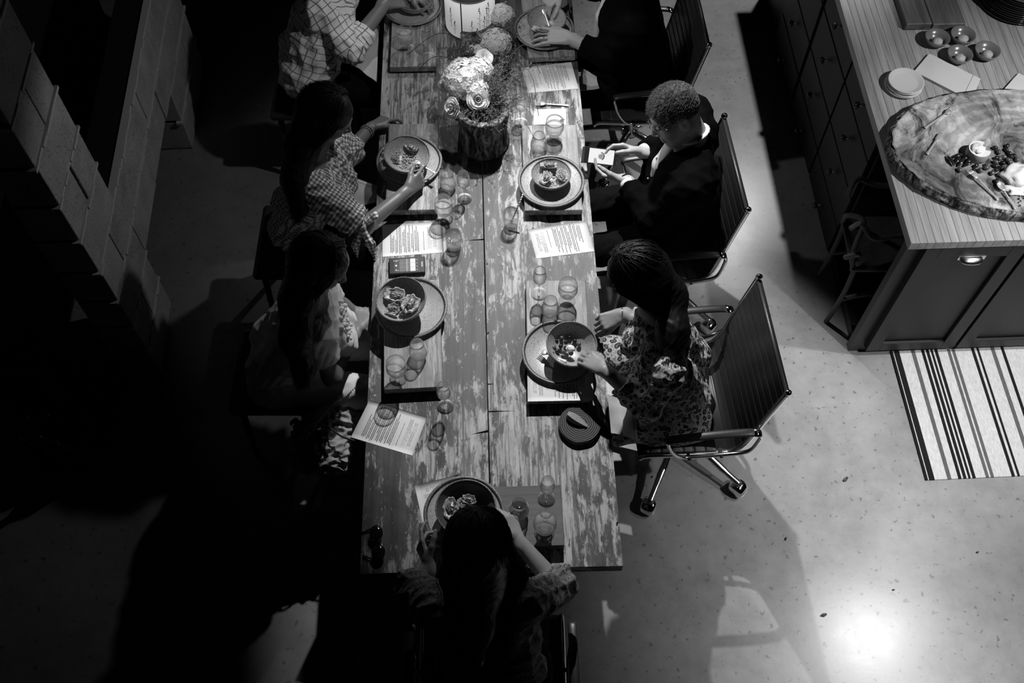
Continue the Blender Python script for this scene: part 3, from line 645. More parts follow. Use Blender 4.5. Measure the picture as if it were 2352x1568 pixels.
# sunglasses
def sunglasses():
    a = P(864, 1224, TZ+.02); b = P(869, 1268, TZ+.02); t = thing('sunglasses', 'dark glossy sunglasses lying at the left edge of the table end', 'sunglasses', ((a.x+b.x)/2, (a.y+b.y)/2, TZ)); 
    fr = MB(); n = 20
    for c in (a, b):
        q = MB(); q.ball(c, .026, 18, 10, sq=(.8, 1.05, .28)).build('lens', m_['black_gloss'], t)
        fr.tube([c+Vector((.022*math.cos(2*PI*i/n), .028*math.sin(2*PI*i/n), 0)) for i in range(n+1)], .0022, 6, False)
    fr.tube(smooth_path([a.lerp(b, .38)+Vector((.004, 0, .003)), a.lerp(b, .5)+Vector((.006, 0, .006)), a.lerp(b, .62)+Vector((.004, 0, .003))], 4), .003, 6)
    fr.build('frame', m_['black_gloss'], t)
    for c, s in ((a, 1), (b, -1)):
        e = c+Vector((.004, .026*s, -.004)); MB().tube(smooth_path([e, e+Vector((-.02, -.004*s, -.008)), Vector((e.x-.06, e.y-.02*s, TZ+.004))], 5), .0028, 6).build('temple', m_['black_gloss'], t)
sunglasses()
# ring-grained coaster with bread
def coaster():
    p = P(1332, 972, TZ+.024); c = Vector((p.x, p.y, TZ)); o = MB().lathe([(0, 0), (.074, 0), (.078, .004), (.079, .020), (.076, .024), (0, .0245)], (0, 0, 0), 48, wob=lambda q, j: .03*mnoise.noise(Vector((math.cos(q)*2, math.sin(q)*2, 0)))).build('wood_slice', m_['ring_wood'], None, world=False, loc=c, auto=40)
    tag(o, 'dark round wooden slice with saw rings, right of the table end', 'wood slice')
    t = thing('bread_wedge', 'wedge of crusty bread lying on the dark round wooden slice', 'bread', (c.x, c.y, TZ+.024)); a, b = P(1305, 952, TZ+.03), P(1352, 980, TZ+.03); d = (b-a).normalized(); s = Vector((-d.y, d.x, 0))
    q = MB(); N = 14; v = []
    for i in range(N):
        k = i/(N-1); w_ = .020*math.sin(PI*min(1, .12+k*.88))**.7*(1-.55*k)+.003; c_ = a.lerp(b, k); h = .034*(1-.65*k)*math.sin(PI*min(1, .25+k*.75))**.5
        for x, z in ((-1, -.004), (-1.1, .25), (-.7, .8), (-.1, 1.0), (.9, .35), (1, -.004)): v.append(c_+s*(x*w_)+Vector((0, 0, max(0, z)*h-.005)))
    f = [(i*6+k, i*6+(k+1) % 6, (i+1)*6+(k+1) % 6, (i+1)*6+k) for i in range(N-1) for k in range(6)]+[(5, 4, 3, 2, 1, 0), tuple((N-1)*6+k for k in range(6))]
    obj('crust', v, f, m_['crust'], t)
    v2 = []
    for i in range(N-1):
        for k in (2, 3): v2.append(v[i*6+k]+s*(-.0 if k == 2 else .004)+Vector((0, 0, .0015)))
    obj('crumb', v2, [(2*i, 2*i+1, 2*i+3, 2*i+2) for i in range(N-2)], m_['bread'], t)
coaster()
def napkin_flat(c4, z, lab, layers=2, th=.004, stitch=True, mat='linen_white', warp=.004, group='folded white linen napkins'):
    A, B, Cc, D = [P(x, y, z) for x, y in c4] if not isinstance(c4[0], Vector) else c4
    t = thing('napkin', lab, 'napkin', (A+Cc)/2, 0, group); N = 10
    for l in range(layers):
        e = l*.004; v = []
        def uv(u, w): 
            p = A.lerp(B, u).lerp(D.lerp(Cc, u), w); return p+Vector((0, 0, l*th+warp*mnoise.noise(p*14+Vector((0, 0, l*.3)))+warp*.6))+Vector((e*(1 if l else 0)*.4, -e*.5, 0))
        top = [uv(i/N, j/N) for i in range(N+1) for j in range(N+1)]; bot = [p-Vector((0, 0, th*.8)) for p in top]; s = N+1
        f = [(i*s+j, (i+1)*s+j, (i+1)*s+j+1, i*s+j+1) for i in range(N) for j in range(N)]; f += [tuple(x+s*s for x in q[::-1]) for q in f]
        rim = [i*s for i in range(s)]+[N*s+j for j in range(1, s)]+[i*s+N for i in range(N-1, -1, -1)]+[j for j in range(N-1, 0, -1)]
        f += [(rim[(i+1) % len(rim)], rim[i], rim[i]+s*s, rim[(i+1) % len(rim)]+s*s) for i in range(len(rim))]
        obj('fold', top+bot, f, m_[mat], t, auto=50)
    if stitch:
        q = MB(); ln = [uv(.86, w/12) for w in range(13)]; q.tube([p+Vector((0, 0, .0008)) for p in ln], .0008, 4).build('hem_seam', m_['ink_faint'], t)
    return t
napkin_flat([(1225, 287), (1301, 287), (1300, 250), (1227, 252)], TZ, 'small white napkin under the goblet on the right, fork beside it', 1, .003, False)
fork(P(1306, 242, TZ+.004), P(1228, 239, TZ+.004), TZ, 'dark-handled fork lying above the white napkin on the table')
# ================================================================== centrepiece
def strandy(q, base, tip, n, r, spread, leaf=0.0, seed=0):
    R = random.Random(seed)
    for i in range(n):
        a = Vector(base)+Vector((R.uniform(-1, 1), R.uniform(-1, 1), R.uniform(-.3, .3)))*spread*.35
        d = (Vector(tip)-Vector(base)); e = a+d*R.uniform(.55, 1.1)+Vector((R.uniform(-1, 1), R.uniform(-1, 1), R.uniform(-.6, .8)))*spread
        m = a.lerp(e, .5)+Vector((R.uniform(-1, 1), R.uniform(-1, 1), R.uniform(0, 1)))*spread*.3
        pts = smooth_path([a, m, e], 4); q.tube(pts, [r*(1-.6*k/(len(pts)-1)) for k in range(len(pts))], 4, False)
        if leaf:
            for k in range(2, len(pts)):
                for s in (-1, 1):
                    p = pts[k]; v = Vector((R.uniform(-1, 1), R.uniform(-1, 1), R.uniform(-.2, .8))).normalized(); w_ = v.orthogonal().normalized()*leaf*.22
                    q.add([p, p+v*leaf*.5+w_, p+v*leaf, p+v*leaf*.5-w_], [(0, 1, 2, 3)])
def rose(c, ax, r, lab):
    ax = Vector(ax).normalized(); u = ax.orthogonal().normalized(); w_ = ax.cross(u); t = thing('rose', lab, 'flower', c, 0, 'white roses in the centrepiece'); M = Matrix((u, w_, ax)).transposed(); c = Vector(c)
    R = random.Random(int(r*1e5)+int(c.x*1000))
    k = 0
    for ring, (rr, hh, np_) in enumerate(((.16, .50, 3), (.36, .55, 4), (.58, .50, 5), (.80, .38, 6), (1.0, .22, 6))):
        for i in range(np_):
            a0 = 2*PI*(i/np_)+ring*.9+R.uniform(-.2, .2); wd = 2*PI/np_*1.5; v = []; nu, nv = 8, 6
            for a in range(nu+1):
                th = a0+wd*(a/nu-.5)
                for b in range(nv+1):
                    s = b/nv; edge = 1-.18*abs(a/nu*2-1)**3; rad = r*(rr*(.35+.65*s**.8)+(.14*s**5 if ring > 1 else -.03*s)); z = r*(-.45+(hh+.42)*s*edge)+.003*math.sin(th*5+ring)*s
                    v.append(c+M @ Vector((rad*math.cos(th), rad*math.sin(th), z)))
            f = [(a*(nv+1)+b, (a+1)*(nv+1)+b, (a+1)*(nv+1)+b+1, a*(nv+1)+b+1) for a in range(nu) for b in range(nv)]
            obj('petal', v, f, m_['petal_white'], t)
    return t
def hydrangea(c, r, lab, squash=(1, 1, .8), n=150, seed=1):
    R = random.Random(seed); c = Vector(c); q = MB(); t = thing('hydrangea', lab, 'flower', c, 0, 'white hydrangea heads in the centrepiece')
    for i in range(n):
        z = 1-1.5*(i+.5)/n; ph = i*2.39996; s = math.sqrt(max(0, 1-z*z)); d = Vector((s*math.cos(ph)*squash[0], s*math.sin(ph)*squash[1], z*squash[2]))
        p = c+d*r*R.uniform(.88, 1.06); nn = (d+Vector((R.uniform(-.4, .4), R.uniform(-.4, .4), R.uniform(-.2, .4)))).normalized(); u = nn.orthogonal().normalized(); u = Matrix.Rotation(R.uniform(0, 6), 3, nn) @ u; v = nn.cross(u); L = .0125*R.uniform(.85, 1.25)
        for k in range(4):
            a = (u if k % 2 == 0 else v)*(1 if k < 2 else -1); b = nn.cross(a)
            q.add([p, p+a*L*.55+b*L*.5+nn*L*.15, p+a*L*1.05+nn*L*.05, p+a*L*.55-b*L*.5+nn*L*.15], [(0, 1, 2, 3)])
    q.build('florets', m_['petal_white'], t, smooth=False, kind='stuff')
    lv, lf = lump(c, (r*.8*squash[0], r*.8*squash[1], r*.8*squash[2]), .2, 3, 16, 10); obj('core', lv, lf, m_['leaf_grey'], t)
def centre():
    vx, vy = -.128, 3.045; VH = .22
    t = thing('log_vase', 'hollowed log with rough bark, holding the nearer flower arrangement', 'vase', (vx, vy, TZ))
    def wob(q, j): return .05*mnoise.noise(Vector((math.cos(q)*2.5, math.sin(q)*2.5, j*.22)))+.03*mnoise.noise(Vector((math.cos(q)*9, math.sin(q)*9, j*.5)))
    prof = [(0, 0), (.100, 0), (.112, .006)]+[(.113-.008*math.sin(k/13*PI), .01+k*(VH-.015)/14) for k in range(1, 15)]+[(.107, VH), (.085, VH-.004), (.08, VH-.05), (0, VH-.05)]
    MB().lathe(prof, (vx, vy, TZ), 72, wob=wob).build('log', m_['bark'], t)
    R = random.Random(3); T = TZ+VH
    # moss and herbs
    g = thing('greenery', 'grey green sprigs of rosemary and thyme spilling over the log vase', 'foliage', (vx, vy, T), 0, None, 'stuff')
    q = MB(); 
    for k, (x, y, z, sp) in enumerate([(vx+.02, vy-.10, T+.02, .06), (vx+.09, vy+.0, T+.06, .07), (vx+.10, vy+.10, T+.07, .08), (vx-.10, vy+.02, T+.02, .05), (vx+.12, vy+.18, T+.06, .07), (vx, vy+.2, T+.03, .08), (vx-.10, vy+.17, T+.0, .07), (vx+.08, vy-.07, T+.0, .06)]):
        strandy(q, (vx, vy+.05, T-.04), (x, y, z), 26, .0013, sp, .012, k)
    q.build('sprigs', m_['leaf_grey'], g, smooth=False)
    q = MB(); strandy(q, (vx, vy+.05, T), (vx+.07, vy+.07, T+.07), 60, .0009, .045, .008, 77); strandy(q, (vx, vy, T), (vx-.1, vy-.02, T-.02), 30, .001, .05, .014, 78); q.build('dry_moss', m_['moss'], g, smooth=False)
    q = MB()
    for a, b, c_ in (((-.10, 3.25, T+.02), (-.30, 3.42, T+.06), (-.47, 3.37, T-.02)), ((-.12, 3.2, T+.04), (-.32, 3.27, T+.07), (-.42, 3.22, T+.02)), ((-.05, 3.25, T+.03), (.05, 3.35, T+.06), (.12, 3.28, T-.04)), ((-.05, 3.25, T+.03), (.07, 3.2, T+.05), (.11, 3.05, T-.06))):
        q.tube(smooth_path([a, b, c_], 8), .0014, 5)
    q.build('bare_twigs', m_['dark_wood'], g)
    hydrangea(P(1065, 178, T+.07), .085, 'large white hydrangea head in the middle of the nearer arrangement', (1, 1.05, .75), 300, 4)
    hydrangea(P(1100, 160, T+.065), .06, 'white hydrangea head at the right of the nearer arrangement', (1, 1, .8), 150, 5)
    hydrangea(P(1085, 205, T+.05), .055, 'lower white hydrangea head just above the two roses', (1.2, .9, .8), 130, 6)
    hydrangea(P(1030, 190, T+.02), .038, 'small loose white cluster at the left of the nearer arrangement', (1, 1.2, .8), 60, 7)
    rose(P(1098, 228, T+.045), (.12, -.75, .75), .044, 'white rose facing the front, above the bark of the log vase')
    rose(P(1041, 247, T+.02), (-.72, -.55, .5), .040, 'white rose turned to the left at the front of the arrangement')
    rose(P(1112, 132, T+.07), (.3, -.2, .9), .034, 'half hidden white rose bud behind the nearer hydrangea')
    # farther arrangement round the lantern
    hydrangea(P(1140, 98, TZ+.10), .068, 'white hydrangea head at the lower right of the lantern', (1, 1, .8), 220, 8)
    hydrangea(P(1152, 35, TZ+.11), .055, 'white hydrangea head right of the lantern, at the top edge', (1, 1, .85), 150, 9)
    hydrangea(P(1098, 122, TZ+.07), .045, 'white hydrangea cluster under the rim of the lantern', (1.3, .8, .7), 110, 10)
    b = thing('flower_trough', 'low dark trough with moss carrying the flowers around the lantern', 'vase', (-.16, 3.52, TZ)); pts = []
    MB().box((-.145, 3.57, TZ+.035), (.20, .34, .07), TYAW, .01).build('trough', m_['bark'], b, smooth=False)
    q = MB(); 
    for k, (x, y) in enumerate([(-.30, 3.45), (-.22, 3.38), (.0, 3.45), (.0, 3.6), (-.05, 3.38), (.02, 3.7)]): strandy(q, (-.145, 3.52, TZ+.06), (x, y, TZ+.11), 26, .0012, .05, .012, 30+k)
    q.build('moss_sprigs', m_['moss'], b, smooth=False, kind='stuff')
    # lantern: white paper cylinder with pressed stems
    lx, ly, lr = -.205, 3.775, .118; z0, z1 = TZ+.02, TZ+.235
    t = thing('lantern', 'glowing white drum lantern printed with dark lavender stems', 'lantern', (lx, ly, TZ))
    MB().lathe([(lr, z0-TZ), (lr, z1-TZ), (lr-.002, z1-TZ), (lr-.002, z0-TZ)], (lx, ly, TZ), 64, ring=True).build('shade', m_['lantern_paper'], t)
    for z in (z0, z1): MB().tube([(lx+(lr+.001)*math.cos(2*PI*i/64), ly+(lr+.001)*math.sin(2*PI*i/64), z) for i in range(65)], .0018, 6, False).build('rim_wire', m_['rubber'], t)
    MB().lathe([(0, 0), (.10, 0), (.105, .01), (.02, .022), (.02, .05), (0, .05)], (lx, ly, TZ), 40).build('base', m_['dark_wood'], t)
    MB().lathe([(0, .0), (lr-.004, 0), (lr-.004, .003), (0, .003)], (lx, ly, z1-.02), 48).build('top_disc', m_['rubber'], t)
    def on(a, z, r=lr+.0012): return Vector((lx+r*math.sin(a), ly-r*math.cos(a), z))
    q = MB(); q.tube([on(-.30, z0), on(-.30, z1)], .0028, 6); q.build('seam', m_['rubber'], t)
    R = random.Random(11); q = MB()
    for a, zb, h in ((-.62, z0+.02, .08), (-.8, z0+.05, .12), (.10, z0+.0, .12), (.42, z0+.06, .13), (.30, z0, .07), (.62, z0+.01, .12), (.75, z0+.02, .16), (.85, z0+.05, .15), (-.05, z0, .04), (.5, z0, .04)):
        q.tube([on(a, zb), on(a+.01, zb+h*.7)], .0007, 4)
        for k in range(4):
            z = zb+h*(.2+.12*k); s = 1 if k % 2 else -1; q.tube([on(a, z), on(a+s*.09, z+.012)], .0006, 4)
        q.tube([on(a+.01, zb+h*.7), on(a+.012, zb+h*.85), on(a+.012, zb+h)], [.0012, .0034, .0012], 6, flat=.3)
        for k in range(3): z = zb+h*(.72+.09*k); q.ball(on(a+R.uniform(-.03, .03), z), .003, 5, 4)
    q.build('printed_stems', m_['rubber'], t, kind='stuff')
centre()
# ================================================================== kitchen island
IA = math.radians(2.55); I0 = Vector((1.60, 2.411, 0))
def island():
    t = thing('kitchen_island', 'dark painted kitchen island with shaker doors and knobbed drawers', 'cabinet', I0, IA); M = W[t]
    LX, LY, HZ = 1.25, 2.5, .872
    def bx(name, c, s, mat='cabinet_paint', par=None, b=.002, kind=None):
        q = MB().box((0, 0, 0), s, b=b); q.v = [M @ (Vector(p)+Vector(c)) for p in q.v]; return q.build(name, m_[mat], par or t, smooth=False)
    bx('body', (LX/2+.01, (LY+.53)/2+.012, HZ/2), (LX-.02, LY-.53, HZ))
    bx('body_front', (.87, .27, HZ/2), (.74, .53, HZ)); bx('front_panel', (.25, .031, HZ/2), (.50, .038, HZ)); bx('niche_floor', (.26, .29, .03), (.48, .48, .06))
    def door(x0, x1, z0, z1, pull=True):
        y = -.004; d = bx('door', ((x0+x1)/2, .006, (z0+z1)/2), (x1-x0, .012, z1-z0), b=.001)
        fw = .062
        for a, b_ in ((x0, x0+fw), (x1-fw, x1)): bx('stile', ((a+b_)/2, y-.006, (z0+z1)/2), (b_-a, .016, z1-z0), par=d)
        for a, b_ in ((z0, z0+fw), (z1-fw, z1)): bx('rail', ((x0+x1)/2, y-.006, (a+b_)/2), (x1-x0-2*fw-.001, .016, b_-a), par=d)
        if pull:
            px, pz = (x0+x1)/2-.02+.02, z1-.075; q = MB(); n = 14; v = []
            for i in range(n+1):
                a = PI*i/n
                for j in range(7):
                    b_ = PI/2*j/6; v.append(M @ Vector((px+.046*math.cos(a)*(1 if j < 6 else 1), y-.016-.030*math.sin(b_)*math.sin(a)**.6, pz+.020*math.cos(b_)*math.sin(a)**.5+.001)))
            f = [(i*7+j, (i+1)*7+j, (i+1)*7+j+1, i*7+j+1) for i in range(n) for j in range(6)]
            h = obj('cup_pull', v, f, m_['aluminium'], d)
            so = h.modifiers.new('thick', 'SOLIDIFY'); so.thickness = .002
            bx('pull_plate', (px, y-.0155, pz+.012), (.112, .003, .026), 'aluminium', d, .001)
    for k, (a, b_) in enumerate(((.065, .48), (.495, .91), (.925, 1.23))): door(a, b_, .045, .86, k == 0)
    # drawers on the side facing the table
    knobs_y = (1.30, .80); rowz = ((.84, .835), (.62, .615), (.40, .376), (.17, .112))
    edges = [.045, .235, .465, .72, .866][::-1]
    for ci, (ya, yb) in enumerate(((1.06, 1.54), (.56, 1.04), (1.58, 2.06))):
        for r in range(4):
            z1, z0 = edges[r]-.006, edges[r+1]+.006; d = bx('drawer', (.004, (ya+yb)/2, (z0+z1)/2), (.018, yb-ya, z1-z0))
            kz = (.828, .612, .376, .112)[r]; c = M @ Vector((-.034, (ya+yb)/2, kz))
            k = MB().ball(c, .017, 16, 10, sq=(.8, 1, 1)); k.build('knob', m_['china_dark'], d)
            MB().tube([M @ Vector((-.004, (ya+yb)/2, kz)), M @ Vector((-.024, (ya+yb)/2, kz))], .006, 8).build('knob_stem', m_['steel'], d)
    # countertop: a separate, thick butcher block of glued staves
    ct = thing('countertop', 'thick butcher block top of the kitchen island', 'countertop', I0, IA); Mc = W[ct]; z0, z1 = .872, .915; x = -.035+0; y0, y1 = -.035, 2.55
    wst = .0345
    y0 = .0; x = 0.0
    Xa, Ya = -.005, .0
    x = -.018; n = 0
    while x < LX+.02:
        w_ = wst*random.uniform(.85, 1.2); q = MB().box((x+w_/2, (-.022+y1)/2, (z0+z1)/2), (w_-.0009, y1+.022, z1-z0), b=.0009); q.v = [Mc @ Vector(p) for p in q.v]
        q.build('stave', m_['butcher_block'], ct, smooth=False); x += w_
island()
CT = .915
def log_slice():
    cx, cy = 2.13, 2.83; n = 140; z0, z1 = CT, CT+.058
    R = random.Random(2)
    def rad(a, k=0): return 1+.05*mnoise.noise(Vector((math.cos(a)*1.3, math.sin(a)*1.3, 4)))+.018*mnoise.noise(Vector((math.cos(a)*9, math.sin(a)*9, k*.6)))+.012*mnoise.noise(Vector((math.cos(a)*30, math.sin(a)*30, k*.8)))
    rx, ry, rot = .56, .345, math.radians(-4)
    def pt(a, s, z, k=0): r = rad(a, k)*s; x, y = rx*r*math.cos(a), ry*r*math.sin(a); return Vector((x*math.cos(rot)-y*math.sin(rot), x*math.sin(rot)+y*math.cos(rot), z))
    t = thing('log_slice', 'huge barky slab cut from a log, serving as the cheese board on the island', 'board', (cx, cy, CT))
    v = []; ks = [(.0, .058), (.3, .058), (.6, .058), (.85, .058), (.975, .058), (.985, .055)]
    for s, z in ks: v += [pt(2*PI*i/n, max(s, .001), z)+Vector((cx, cy, CT)) for i in range(n)]
    m = len(ks); f = [((i+1)*n+k, (i+1)*n+(k+1) % n, i*n+(k+1) % n, i*n+k)[::-1] for i in range(m-1) for k in range(n)]
    obj('sawn_face', v, f, m_['slab_face'], t, smooth=False)
    v = []; zs = [.0565, .050, .038, .026, .014, .004, 0]
    for j, z in enumerate(zs): v += [pt(2*PI*i/n, .99+.025*math.sin(PI*j/6)+.012*mnoise.noise(Vector((i*.55, j*.8, 1))), z, j+1)+Vector((cx, cy, CT)) for i in range(n)]
    f = [(j*n+k, (j+1)*n+k, (j+1)*n+(k+1) % n, j*n+(k+1) % n) for j in range(len(zs)-1) for k in range(n)]+[tuple((len(zs)-1)*n+k for k in range(n))]
    obj('bark', v, f, m_['bark'], t, smooth=False)
log_slice()
LZ = CT+.0585
# cheeses
def cheeses():
    c = P(2246, 350, LZ+.02); c.z = LZ
    def part(a0, a1, r, h, wob=.04):
        n = 24; prof = [(r*.96, 0), (r, .006), (r*1.01, h*.5), (r, h-.006), (r*.95, h)]; v = [Vector((0, 0, 0)), Vector((0, 0, h))]; 
        for rr, z in prof:
            for i in range(n+1): a = a0+(a1-a0)*i/n; v.append(Vector((rr*math.cos(a), rr*math.sin(a), z)))
        s = n+1; f = [(2+j*s+i, 2+j*s+i+1, 2+(j+1)*s+i+1, 2+(j+1)*s+i) for j in range(4) for i in range(n)]
        return v, f, s, n
    t = thing('soft_cheese', 'small soft white cheese with a brown rind, cut open, among the olives', 'cheese', c)
    v, f, s, n = part(.9, 6.0, .046, .042); obj('rind', [p+c for p in v], f, m_['cheese_rind'], t)
    r_ = .0455; top = [Vector((0, 0, .0415))]+[Vector((.044*math.cos(.9+5.1*i/24), .044*math.sin(.9+5.1*i/24), .0425)) for i in range(25)]
    w_ = [Vector((0, 0, 0)), Vector((.044*math.cos(.9), .044*math.sin(.9), 0)), Vector((.044*math.cos(6.0), .044*math.sin(6.0), 0))]
    vv = top+w_; ff = [(0, i+1, i+2) for i in range(24)]+[(26, 27, 1, 0), (26, 0, 25, 28)]
    obj('paste', [p+c for p in vv], ff, m_['cheese'], t, smooth=False)
    lv, lf = lump(c+Vector((-.01, 0, .041)), (.030, .028, .012), .5, 3, 20, 12, seed=5); obj('scooped_cream', lv, lf, m_['cheese'], t)
    c2 = P(2335, 405, LZ+.02); t2 = thing('cheese_mound', 'big melting white cheese at the right edge of the photo on the log slab', 'cheese', (c2.x, c2.y, LZ))
    lv, lf = lump((c2.x+.02, c2.y+.01, LZ+.014), (.075, .06, .032), .35, 2.2, 32, 18, seed=9); lv = [Vector((p.x, p.y, max(p.z, LZ-.002))) for p in lv]; obj('cream', lv, lf, m_['cheese'], t2)
    lv, lf = lump((c2.x, c2.y-.055, LZ+.004), (.06, .03, .012), .6, 3, 24, 12, seed=12); lv = [Vector((p.x, p.y, max(p.z, LZ-.002))) for p in lv]; obj('runny_edge', lv, lf, m_['cheese'], t2)
cheeses()
def olives():
    zm = (2352-2040)/1631.0
    pts = [(1283, 625, 0), (1327, 673, 1), (1430, 600, 0), (1420, 645, 0), (1455, 690, 0), (1510, 720, 0), (1475, 730, 0), (1390, 735, 1), (1300, 745, 0), (1340, 750, 1), (1465, 795, 1), (1375, 805, 0), (1290, 795, 1), (1285, 840, 0), (1190, 835, 1), (1180, 865, 1), (1355, 865, 0), (1300, 890, 0), (1250, 925, 1), (1335, 940, 1), (1095, 785, 0), (1055, 840, 0), (1025, 890, 0), (1105, 895, 1), (1545, 765, 1), (855, 888, 1), (1300, 1020, 0), (1440, 770, 1)]
    for i, (x, y, k) in enumerate(pts):
        p = P(2040+x*zm, 220+y*zm, LZ+.008); p.z = LZ+.0085; a = random.uniform(0, PI); o = MB().ball((0, 0, 0), .0093 if k == 0 else .0098, 14, 10, sq=(1.28, .95, .92)).build('olive', m_['olive_mid' if k else 'olive_dark'], None, world=False, loc=p, rz=a)
        tag(o, ('pale green olive in the heap beside the cheese on the log slab' if k else 'black olive in the heap beside the cheese on the log slab'), 'olive', 'pale olives on the log slab' if k else 'black olives on the log slab')
    t = thing('dried_peppers', 'dark shrivelled peppers lying left of the olives on the log slab', 'peppers', P(2222, 372, LZ)); R = random.Random(8)
    for a, b in (((2174, 357), (2192, 380)), ((2192, 378), (2206, 360)), ((2200, 382), (2216, 362)), ((2208, 370), (2228, 356)), ((2212, 382), (2236, 372)), ((2184, 362), (2214, 355)), ((2216, 378), (2234, 362))):
        p, q_ = P(*a, LZ+.006), P(*b, LZ+.009); m = p.lerp(q_, .5)+Vector((0, 0, .006)); MB().tube(smooth_path([p, m, q_], 4), [.002, .004, .006, .008, .009, .008, .006, .005, .002], 8, flat=.5).build('pepper', m_['olive_dark'], t)
    for i in range(9):
        p = P(2345+R.uniform(-6, 6), 462+R.uniform(-12, 12), LZ+.003); 
        q = MB().ball(p, R.uniform(.002, .0045), 7, 5, jit=.2); o = q.build('crumb', m_['olive_dark']); tag(o, 'dark crumb of fruit on the front edge of the log slab', 'crumb', 'dark crumbs on the log slab')
olives()
Z = lambda x, y, z: P(2040+x*(2352-2040)/1631.0, 220+y*(2352-2040)/1631.0, z)
fork(Z(440, 385, LZ+.006), Z(800, 145, LZ+.006), LZ, 'silver fork at the upper left of the log slab')
fork(Z(1320, 1245, LZ+.006), Z(945, 880, LZ+.012), LZ, 'silver fork pointing at the dried peppers, front of the log slab')
fork(Z(1530, 1355, LZ+.006), Z(1310, 1050, LZ+.007), LZ, 'silver spoon beside the black olive, front of the log slab', 'spoon')
fork(Z(465, 700, LZ+.005), Z(640, 445, LZ+.005), LZ, 'small knife with a patterned silver handle on the log slab', 'knife')
# small plates, napkins, bowls, platters, board on the island
def small_plates():
    c = P(2075, 196, CT+.012)
    for i in range(5):
        r = .078 if i > 0 else .080; z = CT+i*.0062; o = MB().lathe([(0, 0), (r*.6, 0), (r*.75, .003), (r*.97, .012), (r, .0145), (r*.975, .0158), (r*.93, .0145), (r*.72, .006), (r*.66, .0045), (0, .0045)], (0, 0, 0), 48).build('side_plate', m_['china_white'], None, world=False, loc=(c.x+(-.003, .002, -.002, .003, .004)[i], c.y+(.0, -.003, .003, .001, .002)[i], z))
        tag(o, ['bottom plate', 'second plate from the bottom', 'middle plate', 'second plate from the top', 'top plate'][i]+' of the little stack of pale side plates on the island', 'plate', 'stack of pale side plates')
small_plates()
napkin_flat([(2130, 126), (2248, 184), (2226, 234), (2096, 166)], CT+.002, 'pile of folded linen napkins right behind the stack of side plates', 3, .005)
napkin_flat([(2335, 170), (2430, 215), (2372, 292), (2275, 238)], CT+.002, 'pile of folded linen napkins cut off by the right photo edge', 3, .005)
def dip_bowl(px, py, lab):
    p = P(px, py, CT+.045); c = Vector((p.x, p.y, CT)); t = thing('dip_bowl', lab, 'bowl', c, 0, 'small dark glazed bowls on the island'); r = .056; h = .045
    MB().lathe([(0, 0), (.022, 0), (.025, .004), (r*.8, h*.45), (r, h), (r-.003, h+.001), (r*.78-.003, h*.47), (.02, .008), (0, .007)], c, 40).build('dish', m_['china_grey'], t)
    u = thing('butter_ball', 'pale ball of butter in the '+lab, 'butter', c+Vector((.004, -.010, .008)), 0, 'pale butter balls in the small bowls')
    lv, lf = lump(c+Vector((.002, -.012, .026)), (.024, .022, .018), .15, 2, 20, 12, seed=px); obj('ball', lv, lf, m_['plaster_ball'], u)
dip_bowl(2154, 84, 'leftmost of the four small dark bowls'); dip_bowl(2213, 78, 'farthest of the four small dark bowls'); dip_bowl(2206, 122, 'nearest of the four small dark bowls'); dip_bowl(2269, 114, 'rightmost of the four small dark bowls')
def platters():
    cx, cy = 2.335, 3.78; r = .17; N = 12
    for i in range(N):
        z = CT+i*.0105; rr = r*(1-.002*i); prof = [(0, 0), (rr*.6, 0), (rr*.9, .008), (rr, .014), (rr*.99, .0165), (rr*.93, .013), (rr*.6, .005), (0, .005)]
        if i == N-1: prof = [(0, 0), (rr*.6, 0), (rr*.92, .008), (rr, .016), (rr*.99, .019), (rr*.955, .017), (rr*.9, .011), (rr*.6, .0085), (0, .008)]
        o = MB().lathe(prof, (0, 0, 0), 56).build('dark_platter', m_['china_dark' if i < N-1 else 'china_grey'], None, world=False, loc=(cx+random.uniform(-.002, .002), cy+random.uniform(-.002, .002), z))
        lab = 'grey plate with a paper sticker on top of the tall stack' if i == N-1 else 'dark plate in the tall stack under the stickered grey plate'
        tag(o, lab, 'plate', 'tall stack of dark plates' )
        if i == N-1:
            q = MB().box((0, .0, .0087), (.04, .026, .0006), -.05); q.build('paper_sticker', m_['paper'], o, world=False, smooth=False)
platters()
def island_board():
    t = thing('cutting_board', 'dark cracked wooden cutting board at the top edge of the photo on the island', 'board', (1.9, 3.75, CT), IA)
    for i, (x0, x1) in enumerate(((1.775, 1.893), (1.896, 2.045))): MB().box(((x0+x1)/2, 3.765, CT+.022), (x1-x0, .36, .036), IA, .003).build('plank', m_['walnut_board'], t, smooth=False)
    for x, y in ((1.80, 3.61), (2.02, 3.61), (1.80, 3.92), (2.02, 3.92)): MB().lathe([(.01, 0), (.01, .005)], (x, y, CT), 10).build('foot', m_['rubber'], t)
island_board()
